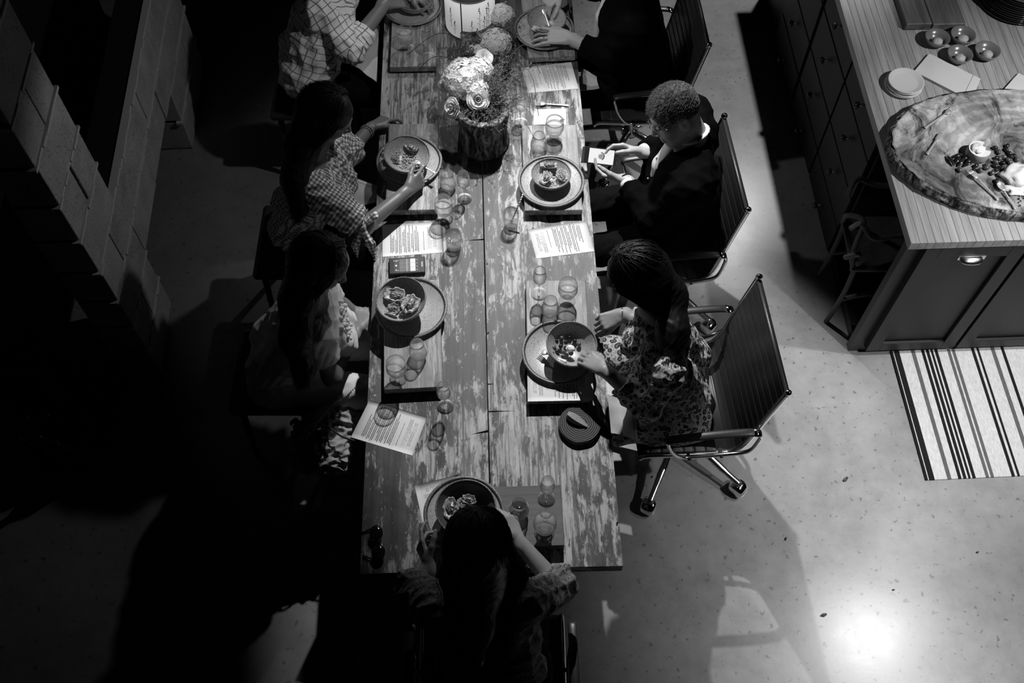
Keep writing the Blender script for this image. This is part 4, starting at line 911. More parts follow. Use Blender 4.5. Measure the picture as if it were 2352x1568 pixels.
# ================================================================== rug, debris, stool, bottles
def rug():
    o = MB().box((.48, -.31, .004), (.96, .66, .008), b=.002).build('striped_rug', m_['rug_weave'], None, world=False, loc=(1.80, 2.40, 0), rz=math.radians(3.0), smooth=False)
    tag(o, 'flat woven rug with black and grey stripes before the island', 'rug')
rug()
def debris():
    R = random.Random(4)
    for px, py, s, lab in ((1942, 1100, .014, 'dry leaf scrap on the floor left of the striped rug'), (1892, 1412, .013, 'curled leaf scrap in the bright patch of floor'), (1805, 1237, .008, 'tiny crumb on the concrete right of the table end'), (2245, 1268, .007, 'tiny crumb on the floor below the rug'), (2052, 1354, .006, 'tiny crumb just above the bright patch of floor'), (1498, 1095, .006, 'crumb on the floor behind the castors')):
        p = P(px, py, .002); lv, lf = lump((p.x, p.y, .003), (s, s*.45, .003), .8, 2, 12, 8, M=Matrix.Rotation(R.uniform(0, 3), 3, 'Z'), seed=px); o = obj('leaf_scrap', lv, lf, m_['leaf_dark']); tag(o, lab, 'debris')
debris()
def twig_chair():
    t = thing('twig_chair', 'rustic bent twig chair in the dark, pushed into the open side of the island', 'chair', (1.62, 2.70, .0)); r = .012
    T = lambda pts, n='branch', rr=r: MB().tube(smooth_path(pts, 6), rr, 8).build(n, m_['twig_wood'], t)
    for x, y in ((1.53, 2.585), (1.53, 2.85), (1.80, 2.585), (1.80, 2.85)): T([(x-.01, y, 0 if x < 1.6 else .062), (x+.006, y, .25), (x, y+.005, .45)], 'leg')
    MB().box((1.66, 2.72, .455), (.30, .30, .025), 0, .006).build('seat', m_['twig_wood'], t, smooth=False)
    T([(1.44, 2.62, .70), (1.49, 2.64, .71), (1.55, 2.60, .66), (1.66, 2.60, .68), (1.80, 2.60, .68)], 'arm'); T([(1.46, 2.80, .70), (1.50, 2.86, .74), (1.60, 2.86, .70), (1.80, 2.85, .70)], 'arm')
    T([(1.52, 2.585, .44), (1.50, 2.62, .56), (1.54, 2.72, .62), (1.50, 2.80, .56), (1.52, 2.85, .44)], 'front_hoop'); T([(1.50, 2.56, .60), (1.47, 2.60, .52), (1.53, 2.63, .47), (1.56, 2.58, .44)], 'curl')
    T([(1.80, 2.60, .45), (1.81, 2.62, .74), (1.80, 2.72, .80), (1.81, 2.82, .74), (1.80, 2.84, .45)], 'back_hoop')
    T([(1.53, 2.585, .2), (1.66, 2.59, .24), (1.80, 2.585, .2)], 'stretcher'); T([(1.53, 2.85, .2), (1.66, 2.84, .24), (1.80, 2.85, .2)], 'stretcher')
twig_chair()
def bottles():
    first = None; R = random.Random(6)
    labs = ['dark glass bottle among the bottles in the unlit lower left corner']
    for i, (px, py) in enumerate(((215, 858), (152, 868), (140, 912), (206, 900), (196, 958), (108, 955), (62, 962), (40, 860), (8, 735), (118, 810), (172, 820), (230, 810), (90, 1005), (8, 900), (45, 1010), (130, 1020))):
        p = P(px, py, .30)
        if first is None:
            t = thing('glass_bottle', labs[0], 'bottle', (p.x, p.y, 0), 0, 'dark bottles in the unlit corner')
            MB().lathe([(0, 0), (.036, 0), (.038, .004), (.038, .185), (.034, .205), (.016, .24), (.0145, .295), (.016, .298), (.016, .305), (.012, .305), (.012, .25), (0, .25)], (p.x, p.y, 0), 28).build('glass', m_['bottle_glass'], t)
            MB().lathe([(0, .29), (.0165, .29), (.017, .31), (0, .312)], (p.x, p.y, 0), 20).build('cap', m_['black_gloss'], t); first = t
        else: dup(first, (p.x, p.y, 0), R.uniform(0, 6), labs[0])
bottles()
# ================================================================== chairs
def chair(lab, group='ribbed leather swivel armchairs around the table'):
    t = thing('swivel_chair', lab, 'chair', (0, 0, 0), 0, group); hw = .245
    side = [(0, .225, .445), (0, .20, .463), (0, .10, .455), (0, -.08, .435), (0, -.15, .445), (0, -.185, .50), (0, -.205, .60), (0, -.235, .78), (0, -.262, .93)]
    sp = smooth_path(side, 8)
    for s in (-1, 1):
        q = MB(); q.tube([p+Vector((s*(hw+.008), 0, 0)) for p in sp], [.010]*len(sp), 10, flat=1.25); q.build('side_frame', m_['aluminium'], t)
        e = sp[-1]+Vector((s*(hw+.008), 0, .006)); MB().ball(e, .0145, 12, 8, sq=(.9, 1, 1)).build('frame_tip', m_['chrome'], t)
    # sling: ribbed leather
    v = []; n = len(sp); acc = 0; L = [0]
    for i in range(1, n): L.append(L[-1]+(sp[i]-sp[i-1]).length)
    fine = []; tot = L[-1]; N = 240
    for k in range(N+1):
        s_ = tot*k/N; i = max(j for j in range(n) if L[j] <= s_+1e-9); i = min(i, n-2); f_ = (s_-L[i])/(L[i+1]-L[i]); p = sp[i].lerp(sp[i+1], f_); d = (sp[i+1]-sp[i]).normalized(); nn = Vector((0, -d.z, d.y)); 
        ph = (s_/.046) % 1; bulge = .0055*(1-abs(2*ph-1)**6)**.5 if 0 < ph < 1 else 0
        fine.append((p, nn, bulge))
    for sgn in (1, -1):
        for p, nn, b in fine:
            for x in (-hw, -hw*.98, hw*.98, hw): v.append(p+Vector((x, 0, 0))+nn*(-sgn*(.004+(b if abs(x) < hw*.99 else 0))))
    m = N+1; f = []
    for g in range(2):
        for i in range(N):
            for x in range(3):
                q = (g*m*4+i*4+x, g*m*4+i*4+x+1, g*m*4+(i+1)*4+x+1, g*m*4+(i+1)*4+x); f.append(q if g else q[::-1])
    for i in range(N): f += [(i*4, (i+1)*4, m*4+(i+1)*4, m*4+i*4), (i*4+3, m*4+i*4+3, m*4+(i+1)*4+3, (i+1)*4+3)]
    f += [(0, 1, m*4+1, m*4), (1, 2, m*4+2, m*4+1), (2, 3, m*4+3, m*4+2)]; e = N*4; f += [(e, m*4+e, m*4+e+1, e+1), (e+1, m*4+e+1, m*4+e+2, e+2), (e+2, m*4+e+2, m*4+e+3, e+3)]
    obj('leather_sling', v, f, m_['leather_black'], t)
    # spreaders under the seat and behind the back
    for (y, z) in ((.08, .43), (-.12, .415), (-.222, .60)): MB().tube(smooth_path([(-hw, y, z), (-.12, y-.02, z-.035), (0, y-.025, z-.045), (.12, y-.02, z-.035), (hw, y, z)], 5), .011, 8, flat=.6).build('spreader', m_['aluminium'], t)
    for s in (-1, 1):
        x = s*(hw+.035)
        lp = smooth_path([(x, .13, .655), (x, -.02, .668), (x, -.17, .668), (x, -.215, .648), (x, -.222, .59), (x, -.20, .50), (x-s*.008, -.12, .465), (x-s*.01, 0, .462), (x-s*.008, .06, .47), (x, .105, .53), (x, .135, .61)], 7, True)
        q = MB(); q.tube(lp+[lp[0]], .0085, 10, False, flat=1.0); q.build('arm_loop', m_['aluminium'], t)
        pad = smooth_path([(x, .145, .652), (x, .12, .664), (x, -.02, .678), (x, -.16, .678), (x, -.21, .662)], 6)
        MB().tube(pad, [.010]+[.0175]*(len(pad)-2)+[.012], 12, flat=.42, up=(0, 0, 1)).build('arm_pad', m_['leather_black'], t)
        MB().tube([(x, -.185, .676), (x, -.212, .664), (x, -.222, .632)], [.0178, .0185, .0165], 12, flat=.45, up=(0, 0, 1)).build('arm_cap', m_['chrome'], t)
        for y in (.03, -.10): MB().tube([(x, y, .463), (s*(hw+.006), y, .452)], .008, 8).build('arm_bracket', m_['rubber'], t)
    MB().lathe([(.045, .10), (.045, .12), (.026, .14), (.022, .28), (.028, .285), (.028, .38), (.06, .395), (.06, .405)], (0, -.02, 0), 20).build('column', m_['aluminium'], t)
    for i in range(5):
        a = math.radians(72*i+7); d = Vector((math.cos(a), math.sin(a), 0)); c0 = Vector((0, -.02, 0))
        MB().tube(smooth_path([c0+Vector((0, 0, .125))+d*.03, c0+d*.13+Vector((0, 0, .128)), c0+d*.27+Vector((0, 0, .095)), c0+d*.345+Vector((0, 0, .082))], 5), [.020]*5+[.017]*5+[.014]*5+[.013], 10, flat=.75, up=(0, 0, 1)).build('base_arm', m_['aluminium'], t)
        cc = c0+d*.345; w_ = Vector((-d.y, d.x, 0)); ca = obj('castor', *castor(cc, w_), m_['chrome'], t)
        MB().tube([cc+Vector((0, 0, .05)), cc+Vector((0, 0, .085))], .009, 8).build('castor_stem', m_['rubber'], ca)
    return t
def castor(c, w_):
    q = MB(); M = Matrix((w_, Vector((0, 0, 1)).cross(w_), Vector((0, 0, 1)))).transposed()
    R = M @ Matrix.Rotation(PI/2, 3, 'Y')
    q.lathe([(0, -.032), (.026, -.032), (.036, -.026), (.039, -.014), (.039, .014), (.036, .026), (.026, .032), (0, .032)], c+Vector((0, 0, .039)), 24, M=R)
    return q.v, q.f
c0 = chair('swivel armchair of the person in the leopard print, its ribbed back fully in view')
def place(o, x, y, rz): o.location = (x, y, 0); o.rotation_euler = (0, 0, rz); W[o] = Matrix.Translation((x, y, 0)) @ Matrix.Rotation(rz, 4, 'Z')
place(c0, .715, 1.935, math.radians(90+5.0))
G = 'ribbed leather swivel armchairs around the table'
dup(c0, (.665, 2.765, 0), math.radians(90+5), 'swivel armchair of the person looking at a phone', G)
dup(c0, (.60, 3.70, 0), math.radians(90+4), 'swivel armchair of the dark-suited person at the top edge', G)
dup(c0, (-.063, .80, 0), math.radians(1), 'swivel armchair at the end of the table, under the long-haired person', G)
def stool(x, y, lab):
    t = thing('stool', lab, 'stool', (x, y, 0), 0, 'dark padded stools on the unlit side')
    MB().box((x, y, .45), (.38, .40, .06), 0, .02).build('seat', m_['leather_black'], t, smooth=False)
    for sx in (-1, 1):
        for sy in (-1, 1): MB().tube([(x+sx*.15, y+sy*.16, .42), (x+sx*.17, y+sy*.18, 0)], [.016, .012], 10).build('leg', m_['rubber'], t)
stool(-.97, 2.05, 'dark stool under the person in the pale knit top'); stool(-.96, 2.72, 'dark stool under the person in gingham'); stool(-1.0, 3.66, 'dark stool under the person in the checked shirt')
# ================================================================== people: signed distance bodies meshed with surface nets
def V3(p): return np.array(p, dtype=np.float64)
def unit(v): v = V3(v); return v/np.linalg.norm(v)
class Body:
    def __init__(s): s.p = []
    def cap(s, a, b, ra, rb=None, k=.02, flat=None, cut=0, w=1.0):
        """round cone; cut: 1 = flat end at b, 2 = at a, 3 = both. flat=(dir, factor) squashes along dir"""
        s.p.append(('cap', V3(a), V3(b), ra, ra if rb is None else rb, k, flat, cut)); return s
    def ell(s, c, M, r, k=.02, sub=False): s.p.append(('sub' if sub else 'ell', V3(c), np.asarray(M, float), V3(r), k)); return s
    def eval(s, h, pad=.02):
        lo, hi = [], []
        for q in s.p:
            if q[0] == 'cap': m = max(q[3], q[4]); lo.append(np.minimum(q[1], q[2])-m); hi.append(np.maximum(q[1], q[2])+m)
            elif q[0] == 'ell': m = max(q[3]); lo.append(q[1]-m); hi.append(q[1]+m)
        lo = np.min(lo, 0)-pad; hi = np.max(hi, 0)+pad; n = np.ceil((hi-lo)/h).astype(int)+1; Fd = np.full(n, 1.0, np.float32)
        for q in s.p:
            if q[0] == 'cap': m = max(q[3], q[4])+.03+q[5]; a, b = np.minimum(q[1], q[2])-m, np.maximum(q[1], q[2])+m
            else: m = max(q[3])*1.05+.03; a, b = q[1]-m, q[1]+m
            i0 = np.clip(((a-lo)/h).astype(int), 0, n); i1 = np.clip(((b-lo)/h).astype(int)+2, 0, n)
            if (i1 <= i0).any(): continue
            g = [(lo[d]+h*np.arange(i0[d], i1[d])).astype(np.float32) for d in range(3)]; X, Y, Z_ = g[0][:, None, None], g[1][None, :, None], g[2][None, None, :]
            if q[0] == 'cap':
                _, A, B, ra, rb, k, flat, cut = q; ab = B-A; L2 = max(ab@ab, 1e-12); px, py, pz = X-A[0], Y-A[1], Z_-A[2]
                tr = (px*ab[0]+py*ab[1]+pz*ab[2])/L2; t = np.clip(tr, 0, 1); qx, qy, qz = px-t*ab[0], py-t*ab[1], pz-t*ab[2]
                if flat is not None: fd, ff = unit(flat[0]), flat[1]; dd = (qx*fd[0]+qy*fd[1]+qz*fd[2])*(ff-1); d = np.sqrt((qx+dd*fd[0])**2+(qy+dd*fd[1])**2+(qz+dd*fd[2])**2)-(ra+(rb-ra)*t)
                else: d = np.sqrt(qx*qx+qy*qy+qz*qz)-(ra+(rb-ra)*t)
                L = math.sqrt(L2)
                if cut & 1: d = np.maximum(d, (tr-1)*L)
                if cut & 2: d = np.maximum(d, -tr*L)
            else:
                _, c, M, r, k = q; px, py, pz = X-c[0], Y-c[1], Z_-c[2]; l = [(px*M[i][0]+py*M[i][1]+pz*M[i][2])/r[i] for i in range(3)]
                k0 = np.sqrt(l[0]**2+l[1]**2+l[2]**2); k1 = np.sqrt((l[0]/r[0])**2+(l[1]/r[1])**2+(l[2]/r[2])**2)+1e-9; d = k0*(k0-1)/k1
            sl = (slice(i0[0], i1[0]), slice(i0[1], i1[1]), slice(i0[2], i1[2])); f0 = Fd[sl]
            if q[0] == 'sub': hh = np.clip(.5-.5*(f0+d)/k, 0, 1); Fd[sl] = f0*(1-hh)-d*hh+k*hh*(1-hh)
            else: hh = np.clip(.5+.5*(f0-d)/k, 0, 1); Fd[sl] = f0*(1-hh)+d*hh-k*hh*(1-hh)
        return Fd, lo
    def mesh(s, h=.004, disp=None):
        Fd, lo = s.eval(h); ins = Fd < 0; nx, ny, nz = Fd.shape
        c = np.zeros((nx-1, ny-1, nz-1), np.int8)
        for i in (0, 1):
            for j in (0, 1):
                for k in (0, 1): c += ins[i:nx-1+i, j:ny-1+j, k:nz-1+k]
        act = (c > 0) & (c < 8); idx = np.argwhere(act); num = -np.ones(act.shape, np.int32); num[act] = np.arange(len(idx))
        val = np.empty((len(idx), 8), np.float32); cs = [(i, j, k) for i in (0, 1) for j in (0, 1) for k in (0, 1)]
        for m, (i, j, k) in enumerate(cs): val[:, m] = Fd[idx[:, 0]+i, idx[:, 1]+j, idx[:, 2]+k]
        acc = np.zeros((len(idx), 3)); cnt = np.zeros(len(idx))
        for a in range(8):
            for b in range(a+1, 8):
                if sum(abs(cs[a][d]-cs[b][d]) for d in range(3)) != 1: continue
                m = (val[:, a] < 0) != (val[:, b] < 0); t = val[:, a]/(val[:, a]-val[:, b]+1e-12); p = V3(cs[a])+np.outer(t, V3(cs[b])-V3(cs[a])); acc[m] += p[m]; cnt[m] += 1
        V = lo+h*(idx+acc/cnt[:, None]); Fc = []
        for ax in range(3):
            u, v = (ax+1) % 3, (ax+2) % 3; sl0 = [slice(None)]*3; sl1 = [slice(None)]*3; sl0[ax] = slice(0, -1); sl1[ax] = slice(1, None)
            e = ins[tuple(sl0)] != ins[tuple(sl1)]; I = np.argwhere(e); ok = (I[:, u] > 0) & (I[:, v] > 0) & (I[:, u] < Fd.shape[u]-1) & (I[:, v] < Fd.shape[v]-1); I = I[ok]
            s_in = ins[I[:, 0], I[:, 1], I[:, 2]]; q = []
            for du, dv in ((-1, -1), (0, -1), (0, 0), (-1, 0)): J = I.copy(); J[:, u] += du; J[:, v] += dv; q.append(num[J[:, 0], J[:, 1], J[:, 2]])
            q = np.stack(q, 1); q[~s_in] = q[~s_in][:, ::-1]; Fc.append(q)
        Fc = np.concatenate(Fc); Fc = Fc[(Fc >= 0).all(1)]
        # one relaxing pass
        for _ in range(2):
            S_ = np.zeros_like(V); n_ = np.zeros(len(V))
            for a in range(4): np.add.at(S_, Fc[:, a], V[Fc[:, (a+1) % 4]]+V[Fc[:, (a+3) % 4]]); np.add.at(n_, Fc[:, a], 2)
            V = V*.5+.5*S_/np.maximum(n_, 1)[:, None]
        if disp is not None:
            N_ = np.zeros_like(V); a, b, c_ = V[Fc[:, 0]], V[Fc[:, 1]], V[Fc[:, 2]]; fn = np.cross(b-a, c_-a)
            for k in range(4): np.add.at(N_, Fc[:, k], fn)
            N_ /= (np.linalg.norm(N_, axis=1, keepdims=True)+1e-12); V = V+N_*disp(V)[:, None]
        return V, Fc
    def coords(s, V):
        """pattern coordinates that follow the nearest limb"""
        best = np.full(len(V), 9.0); out = np.zeros((len(V), 3)); off = 0
        for q in s.p:
            if q[0] != 'cap': continue
            A, B = q[1], q[2]; ab = B-A; L = np.linalg.norm(ab)+1e-9; d = ab/L; p = V-A; t = p@d; tc = np.clip(t, 0, L); r = p-np.outer(tc, d); dist = np.linalg.norm(r, axis=1)-(q[3]+(q[4]-q[3])*tc/L)
            s1 = np.cross(d, [0, 0, 1.0]); s1 = s1/np.linalg.norm(s1) if np.linalg.norm(s1) > .1 else V3((0, 1, 0)); s2 = np.cross(s1, d); m = dist < best; best[m] = dist[m]
            out[m] = np.stack([t, p@s1, p@s2], 1)[m]+off
        return out
def wrinkle(amp, freq, seed=0, ridged=True):
    R = np.random.default_rng(seed); Ks = R.normal(size=(7, 3)); Ks = Ks/np.linalg.norm(Ks, axis=1, keepdims=True)*freq*R.uniform(.5, 1.8, (7, 1)); ph = R.uniform(0, 6, 7)
    def f(V):
        w_ = V+.02*np.sin(V[:, [1, 2, 0]]*freq*.4+1); s = np.zeros(len(V))
        for K, p in zip(Ks, ph): x = np.sin(w_@K+p); s += (1-2*np.abs(x)) if ridged else x
        return amp*s/2.6
    return f
def bobj(name, B, mat, parent, h=.004, disp=None, cloth=False, label=None):
    V, Fc = B.mesh(h, disp); o = obj(name, V, Fc, m_[mat], parent, label=label)
    if cloth:
        cc = B.coords(V); at = o.data.attributes.new('cloth', 'FLOAT_VECTOR', 'POINT'); at.data.foreach_set('vector', cc.astype(np.float32).ravel())
    return o
def frame(f, u):
    f = unit(f); u = V3(u); u = unit(u-f*(u@f)); l = np.cross(u, f); return f, u, l
def head(B, c, f, u, s=1.0, neck=None, nr=.052, female=True):
    f, u, l = frame(f, u); c = V3(c); M = np.stack([l, f, u]); pt = lambda a, b, d: c+(l*a+f*b+u*d)*s
    B.ell(pt(0, -.006, .030), M, V3((.075, .094, .088))*s, .02).ell(pt(0, .030, -.035), M, V3((.058, .060, .072))*s, .03)
    B.cap(pt(0, .062, -.094), pt(0, .050, -.088), .021*s, k=.025)
    for q in (-1, 1):
        B.cap(pt(q*.050, .0, -.055), pt(q*.022, .052, -.090), .020*s, .018*s, .03); B.cap(pt(q*.042, .058, -.022), pt(q*.036, .064, -.040), .022*s, .018*s, .02)
        B.cap(pt(q*.014, .087, .022), pt(q*.044, .074, .020), .010*s, .008*s, .012); B.ell(pt(q*.031, .096, .000), M, V3((.016, .014, .011))*s, .010, True)
        B.ell(pt(q*.076, -.006, -.012), np.stack([l*.96+f*.28*q, f*.96-l*.28*q, u]), V3((.009, .021, .031))*s, .008); B.ell(pt(q*.084, .000, -.006), M, V3((.006, .010, .016))*s, .005, True)
        B.cap(pt(q*.012, .094, -.038), pt(q*.008, .098, -.036), .0075*s, k=.006)
    B.cap(pt(0, .088, .010), pt(0, .108, -.028), .0075*s, .0105*s, .010)
    B.cap(pt(-.016, .086, -.060), pt(.016, .086, -.060), .0085*s, k=.006); B.cap(pt(-.013, .085, -.071), pt(.013, .085, -.071), .009*s, k=.006); B.ell(pt(0, .100, -.0655), M, V3((.024, .012, .0022))*s, .004, True)
    if neck is not None: B.cap(pt(0, -.022, -.05), neck, nr*s, (nr+.006)*s, .03)
    return pt, (f, u, l)
def face_parts(t, pt, fr, lips=True):
    f, u, l = fr; M = Matrix((l, f, u)).transposed()
    for q in (-1, 1):
        e = MB().ball(pt(q*.031, .0815, .001), .0125, 14, 10, M=M); o = e.build('eye', m_['eye_white'], t); MB().ball(pt(q*.031, .0900, -.002), .0062, 12, 8, M=M, sq=(1, .7, 1)).build('iris', m_['iris'], o)
        MB().tube(smooth_path([pt(q*.046, .0855, .001), pt(q*.036, .0935, .006), pt(q*.024, .0935, .006), pt(q*.016, .0895, .0)], 4), .0022, 6).build('eyelid', m_['lips'], t)
def hand(B, w, d, n, side, curl=(20, 25, 20), spread=0.0, thumb=(35, 20, 15), s=1.0, per=None):
    """w wrist, d towards the fingers, n the way the palm faces, side the way to the thumb"""
    d, n, _ = frame(d, n); sd = V3(side); sd = unit(sd-d*(sd@d)-n*(sd@n)); w = V3(w)
    B.cap(w-d*.02, w+d*.02, .024*s, .022*s, .015, flat=(n, 1.35))
    for i in range(4):
        o = (.030-.0195*i)*s; b = w+d*(.088-.003*abs(i-1.2))*s+sd*o; B.cap(w+d*.018*s+sd*o*.62, b, .0135*s, .0098*s, .012, flat=(n, 1.15)); L = (.95, 1.06, 1.0, .80)[i]; r = (.0086, .0088, .0084, .0074)[i]*s
        a = 0; p = b; cu = per[i] if per else curl
        fd0 = unit(d+sd*spread*(1.5-i)*.12)
        for j, (ln, c_) in enumerate(zip((.044, .026, .021), cu)):
            a += math.radians(c_); dd = fd0*math.cos(a)+n*math.sin(a); e = p+dd*ln*L*s; B.cap(p, e, r*(1-.08*j), r*(.93-.09*j), .0045); p = e
    a0, a1, a2 = [math.radians(x) for x in thumb]; p = w+d*.022*s+sd*.020*s; dd = unit(d*math.cos(a0)+sd*math.sin(a0)+n*.35); e = p+dd*.044*s; B.cap(p, e, .0155*s, .0115*s, .012)
    dd = unit(d*math.cos(a0-a1)+sd*math.sin(a0-a1)+n*.45); e2 = e+dd*.032*s; B.cap(e, e2, .0108*s, .0098*s, .006); dd = unit(d*math.cos(a0-a1-a2)+sd*math.sin(a0-a1-a2)+n*.5); B.cap(e2, e2+dd*.026*s, .0096*s, .0078*s, .005)
def mirror_nothing(x): return x
def torso(B, J, infl=0.0, k=.06, cut=0):
    nb, pv = V3(J['neck']), V3(J['pelvis']); hips = [V3(J['hipL']), V3(J['hipR'])]; sh = [V3(J['shL']), V3(J['shR'])]; r = J.get('tr', .095)
    mid = (sh[0]+sh[1])/2; ax = unit(sh[0]-sh[1]); fw = unit(V3(J['fwd'])); 
    for s_, h_ in zip(sh, hips):
        a = mid+(s_-mid)*.56-V3((0, 0, .055))+fw*.01; b = pv+(h_-pv)*.75+V3((0, 0, .06)); w_ = (a+b)/2; B.cap(a, w_+(pv+V3((0, 0, .2))-w_)*.1, r+infl, r*.90+infl, k); B.cap(w_, b, r*.90+infl, r*1.10+infl, k)
        B.cap(mid+(s_-mid)*.1+V3((0, 0, .0)), s_, .048+infl, .050+infl, k*.8)
    if J.get('bust'):
        for s_ in sh: B.cap(mid+(s_-mid)*.42-V3((0, 0, .16))+fw*.085, mid+(s_-mid)*.42-V3((0, 0, .17))+fw*.09, .052+infl, .05+infl, .04)
def limbs(B, J, infl=0.0, which=('arm', 'leg'), slen=1.0, cut=0, k=.03, af=1.0, loose=0.0):
    for S_ in 'LR':
        if 'arm' in which:
            s_, e, w_ = V3(J['sh'+S_]), V3(J['el'+S_]), V3(J['wr'+S_]); B.cap(s_, e, .046*af+infl, .036*af+infl+loose*.5, k)
            if slen > 0: B.cap(e, e+(w_-e)*slen, .037*af+infl+loose*.5, (.037+(.024-.037)*slen)*af+infl+loose, k, cut=cut)
        if 'leg' in which:
            h_, kn, an = V3(J['hip'+S_]), V3(J['kn'+S_]), V3(J['an'+S_]); B.cap(h_, kn, .082+infl, .056+infl, k); B.cap(kn, an, .055+infl, .036+infl, k)
def shoes(t, J, mat='leather_black'):
    for S_ in 'LR':
        an = V3(J['an'+S_]); f = unit(V3(J['fwd'])*V3((1, 1, 0))); b = Body(); b.cap(an*V3((1, 1, 0))+V3((0, 0, .042))-f*.04, an*V3((1, 1, 0))+V3((0, 0, .035))+f*.13, .038, .030, .01); b.cap(an, an*V3((1, 1, 0))+V3((0, 0, .05)), .04, .04, .02); V, F_ = b.mesh(.006)
        V[:, 2] = np.maximum(V[:, 2], .002); obj('shoe', V, F_, m_[mat], t)
def strands(guides, n, r, jitter, seed=0, mean_clump=.3):
    """guides: (G, M, 3) polylines in neighbouring order -> hair as thin three-sided tubes"""
    G = np.asarray(guides); R = np.random.default_rng(seed); g = R.uniform(0, len(G)-1.001, n); i = g.astype(int); f = (g-i)[:, None, None]; base = G[i]*(1-f)+G[i+1]*f; M_ = G.shape[1]
    tt = np.linspace(0, 1, M_)[None, :, None]; off = R.normal(size=(n, 1, 3))*jitter*(.35+.65*tt)+R.normal(size=(n, 1, 3))*jitter*.5*np.sin(tt*7+R.uniform(0, 6, (n, 1, 1)))
    return tubes(base+off, r*R.uniform(.6, 1.3, (n, 1, 1)))
def tubes(Pth, r):
    n, M_ = Pth.shape[:2]; T = np.gradient(Pth, axis=1); T /= np.linalg.norm(T, axis=2, keepdims=True)+1e-9; up = np.where(np.abs(T[:, :, 2:3]) < .9, V3((0, 0, 1.)), V3((1., 0, 0))); a = np.cross(T, up); a /= np.linalg.norm(a, axis=2, keepdims=True)+1e-9; b = np.cross(T, a); tap = (1-.7*np.linspace(0, 1, M_)**3)[None, :, None]
    V = np.stack([Pth+(a*math.cos(q)+b*math.sin(q))*r*tap for q in (0, 2.094, 4.189)], 2); idx = np.arange(n*M_*3).reshape(n, M_, 3); F_ = []
    for k in range(3): k2 = (k+1) % 3; F_.append(np.stack([idx[:, :-1, k], idx[:, :-1, k2], idx[:, 1:, k2], idx[:, 1:, k]], -1).reshape(-1, 4))
    return V.reshape(-1, 3), np.concatenate(F_)
def hair_long(t, pt, fr, tail, mat, n=1500, part=.0, az=(60, 180), vol=1.0, seed=0, spread=.05, cap_s=1.0, r=.0011):
    """tail: world points the hair runs down through after leaving the head; az: how far round the head it covers, from the face"""
    f, u, l = fr; c = V3(pt(0, -.012, .03)); R3 = V3((.086, .106, .098))*vol; tail = [V3(p) for p in tail]; B = Body(); M = np.stack([l, f, u])
    B.ell(c, M, R3*.97, .02); B.ell(pt(0, .098, -.045), M, V3((.062, .055, .092)), .015, True)
    a0 = pt(0, -.055, -.01); prev = V3(a0); w0 = .072
    for k, p in enumerate(tail): B.cap(prev, p, w0, max(.03, w0*.84), .06); w0 = max(.03, w0*.84); prev = p
    allv, allf = [], []; o_ = bobj('hair', B, mat, t, .005, wrinkle(.0012, 90, seed)); G = []
    for sd in (-1, 1):
        G = []
        for a in np.linspace(az[0], az[1], 9):
            A = math.radians(a); pts = []
            for e in np.linspace(88, -12, 9):
                E_ = math.radians(e); dirv = l*math.sin(A)*math.cos(E_)*sd+f*math.cos(A)*math.cos(E_)+u*math.sin(E_)
                p = c+(l*(dirv@l)*R3[0]+f*(dirv@f)*R3[1]+u*(dirv@u)*R3[2])*1.0+l*part*math.cos(E_*.5)*0+l*part*(math.sin(E_)**2); pts.append(p)
            wv = max(0, 1-(a-az[0])/(az[1]-az[0])); q0 = pts[-1]
            tt = [q0]+[p+l*sd*spread*(.04+1.25*wv)*(1 if k_ == 0 else .8)+f*(.012*wv) for k_, p in enumerate(tail)]; P2_ = np.array([list(v) for v in smooth_path([tuple(x) for x in ([pts[-2]]+tt)], 5)])
            path = np.concatenate([np.array(pts[:-1]), P2_[2:]]); s_ = np.concatenate([[0], np.cumsum(np.linalg.norm(np.diff(path, axis=0), axis=1))]); q = np.linspace(0, s_[-1], 22); G.append(np.stack([np.interp(q, s_, path[:, d]) for d in range(3)], 1))
        v, F_ = strands(G, n//2, r, .010, seed+sd+2); allf.append(F_+sum(len(x) for x in allv)); allv.append(v)
    s = obj('hair_strands', np.concatenate(allv), np.concatenate(allf), m_[mat], o_, kind='stuff'); return o_
def hair_short(t, pt, fr, mat, n=6500, seed=3):
    f, u, l = fr; M = np.stack([l, f, u]); B = Body(); c = V3(pt(0, -.010, .034)); R3 = V3((.0795, .0985, .093)); B.ell(c, M, R3, .02); B.ell(pt(0, .10, -.045), M, V3((.085, .070, .105)), .012, True); B.ell(pt(0, -.01, -.085), M, V3((.1, .15, .05)), .01, True)
    for q in (-1, 1): B.ell(pt(q*.085, .004, -.02), M, V3((.02, .030, .04)), .006, True)
    o_ = bobj('hair', B, mat, t, .004, wrinkle(.0022, 150, seed)); R = np.random.default_rng(seed); V, _ = B.mesh(.0035); V = V[R.permutation(len(V))[:n]]; N_ = V-c; N_ = N_/np.linalg.norm(N_, axis=1, keepdims=True); keep = ((V-c)@u) > -.05; V, N_ = V[keep], N_[keep]
    sw = np.sin((V@l)*60)*.4+R.normal(size=len(V))*.25; cd_ = N_*.72+(f*.7)[None]+np.outer(sw, l)*.8+R.normal(size=V.shape)*.12; ln = R.uniform(.010, .019, (len(V), 1)); pts = np.stack([V-N_*.003, V+cd_*ln*.35, V+cd_*ln*.7-N_*ln*.08, V+cd_*ln*1.0-N_*ln*.30], 1)
    v, F_ = tubes(pts, .0007*R.uniform(.6, 1.3, (len(V), 1, 1))); obj('hair_strands', v, F_, m_[mat], o_, kind='stuff')
def pw(*a): return V3(P(*a))
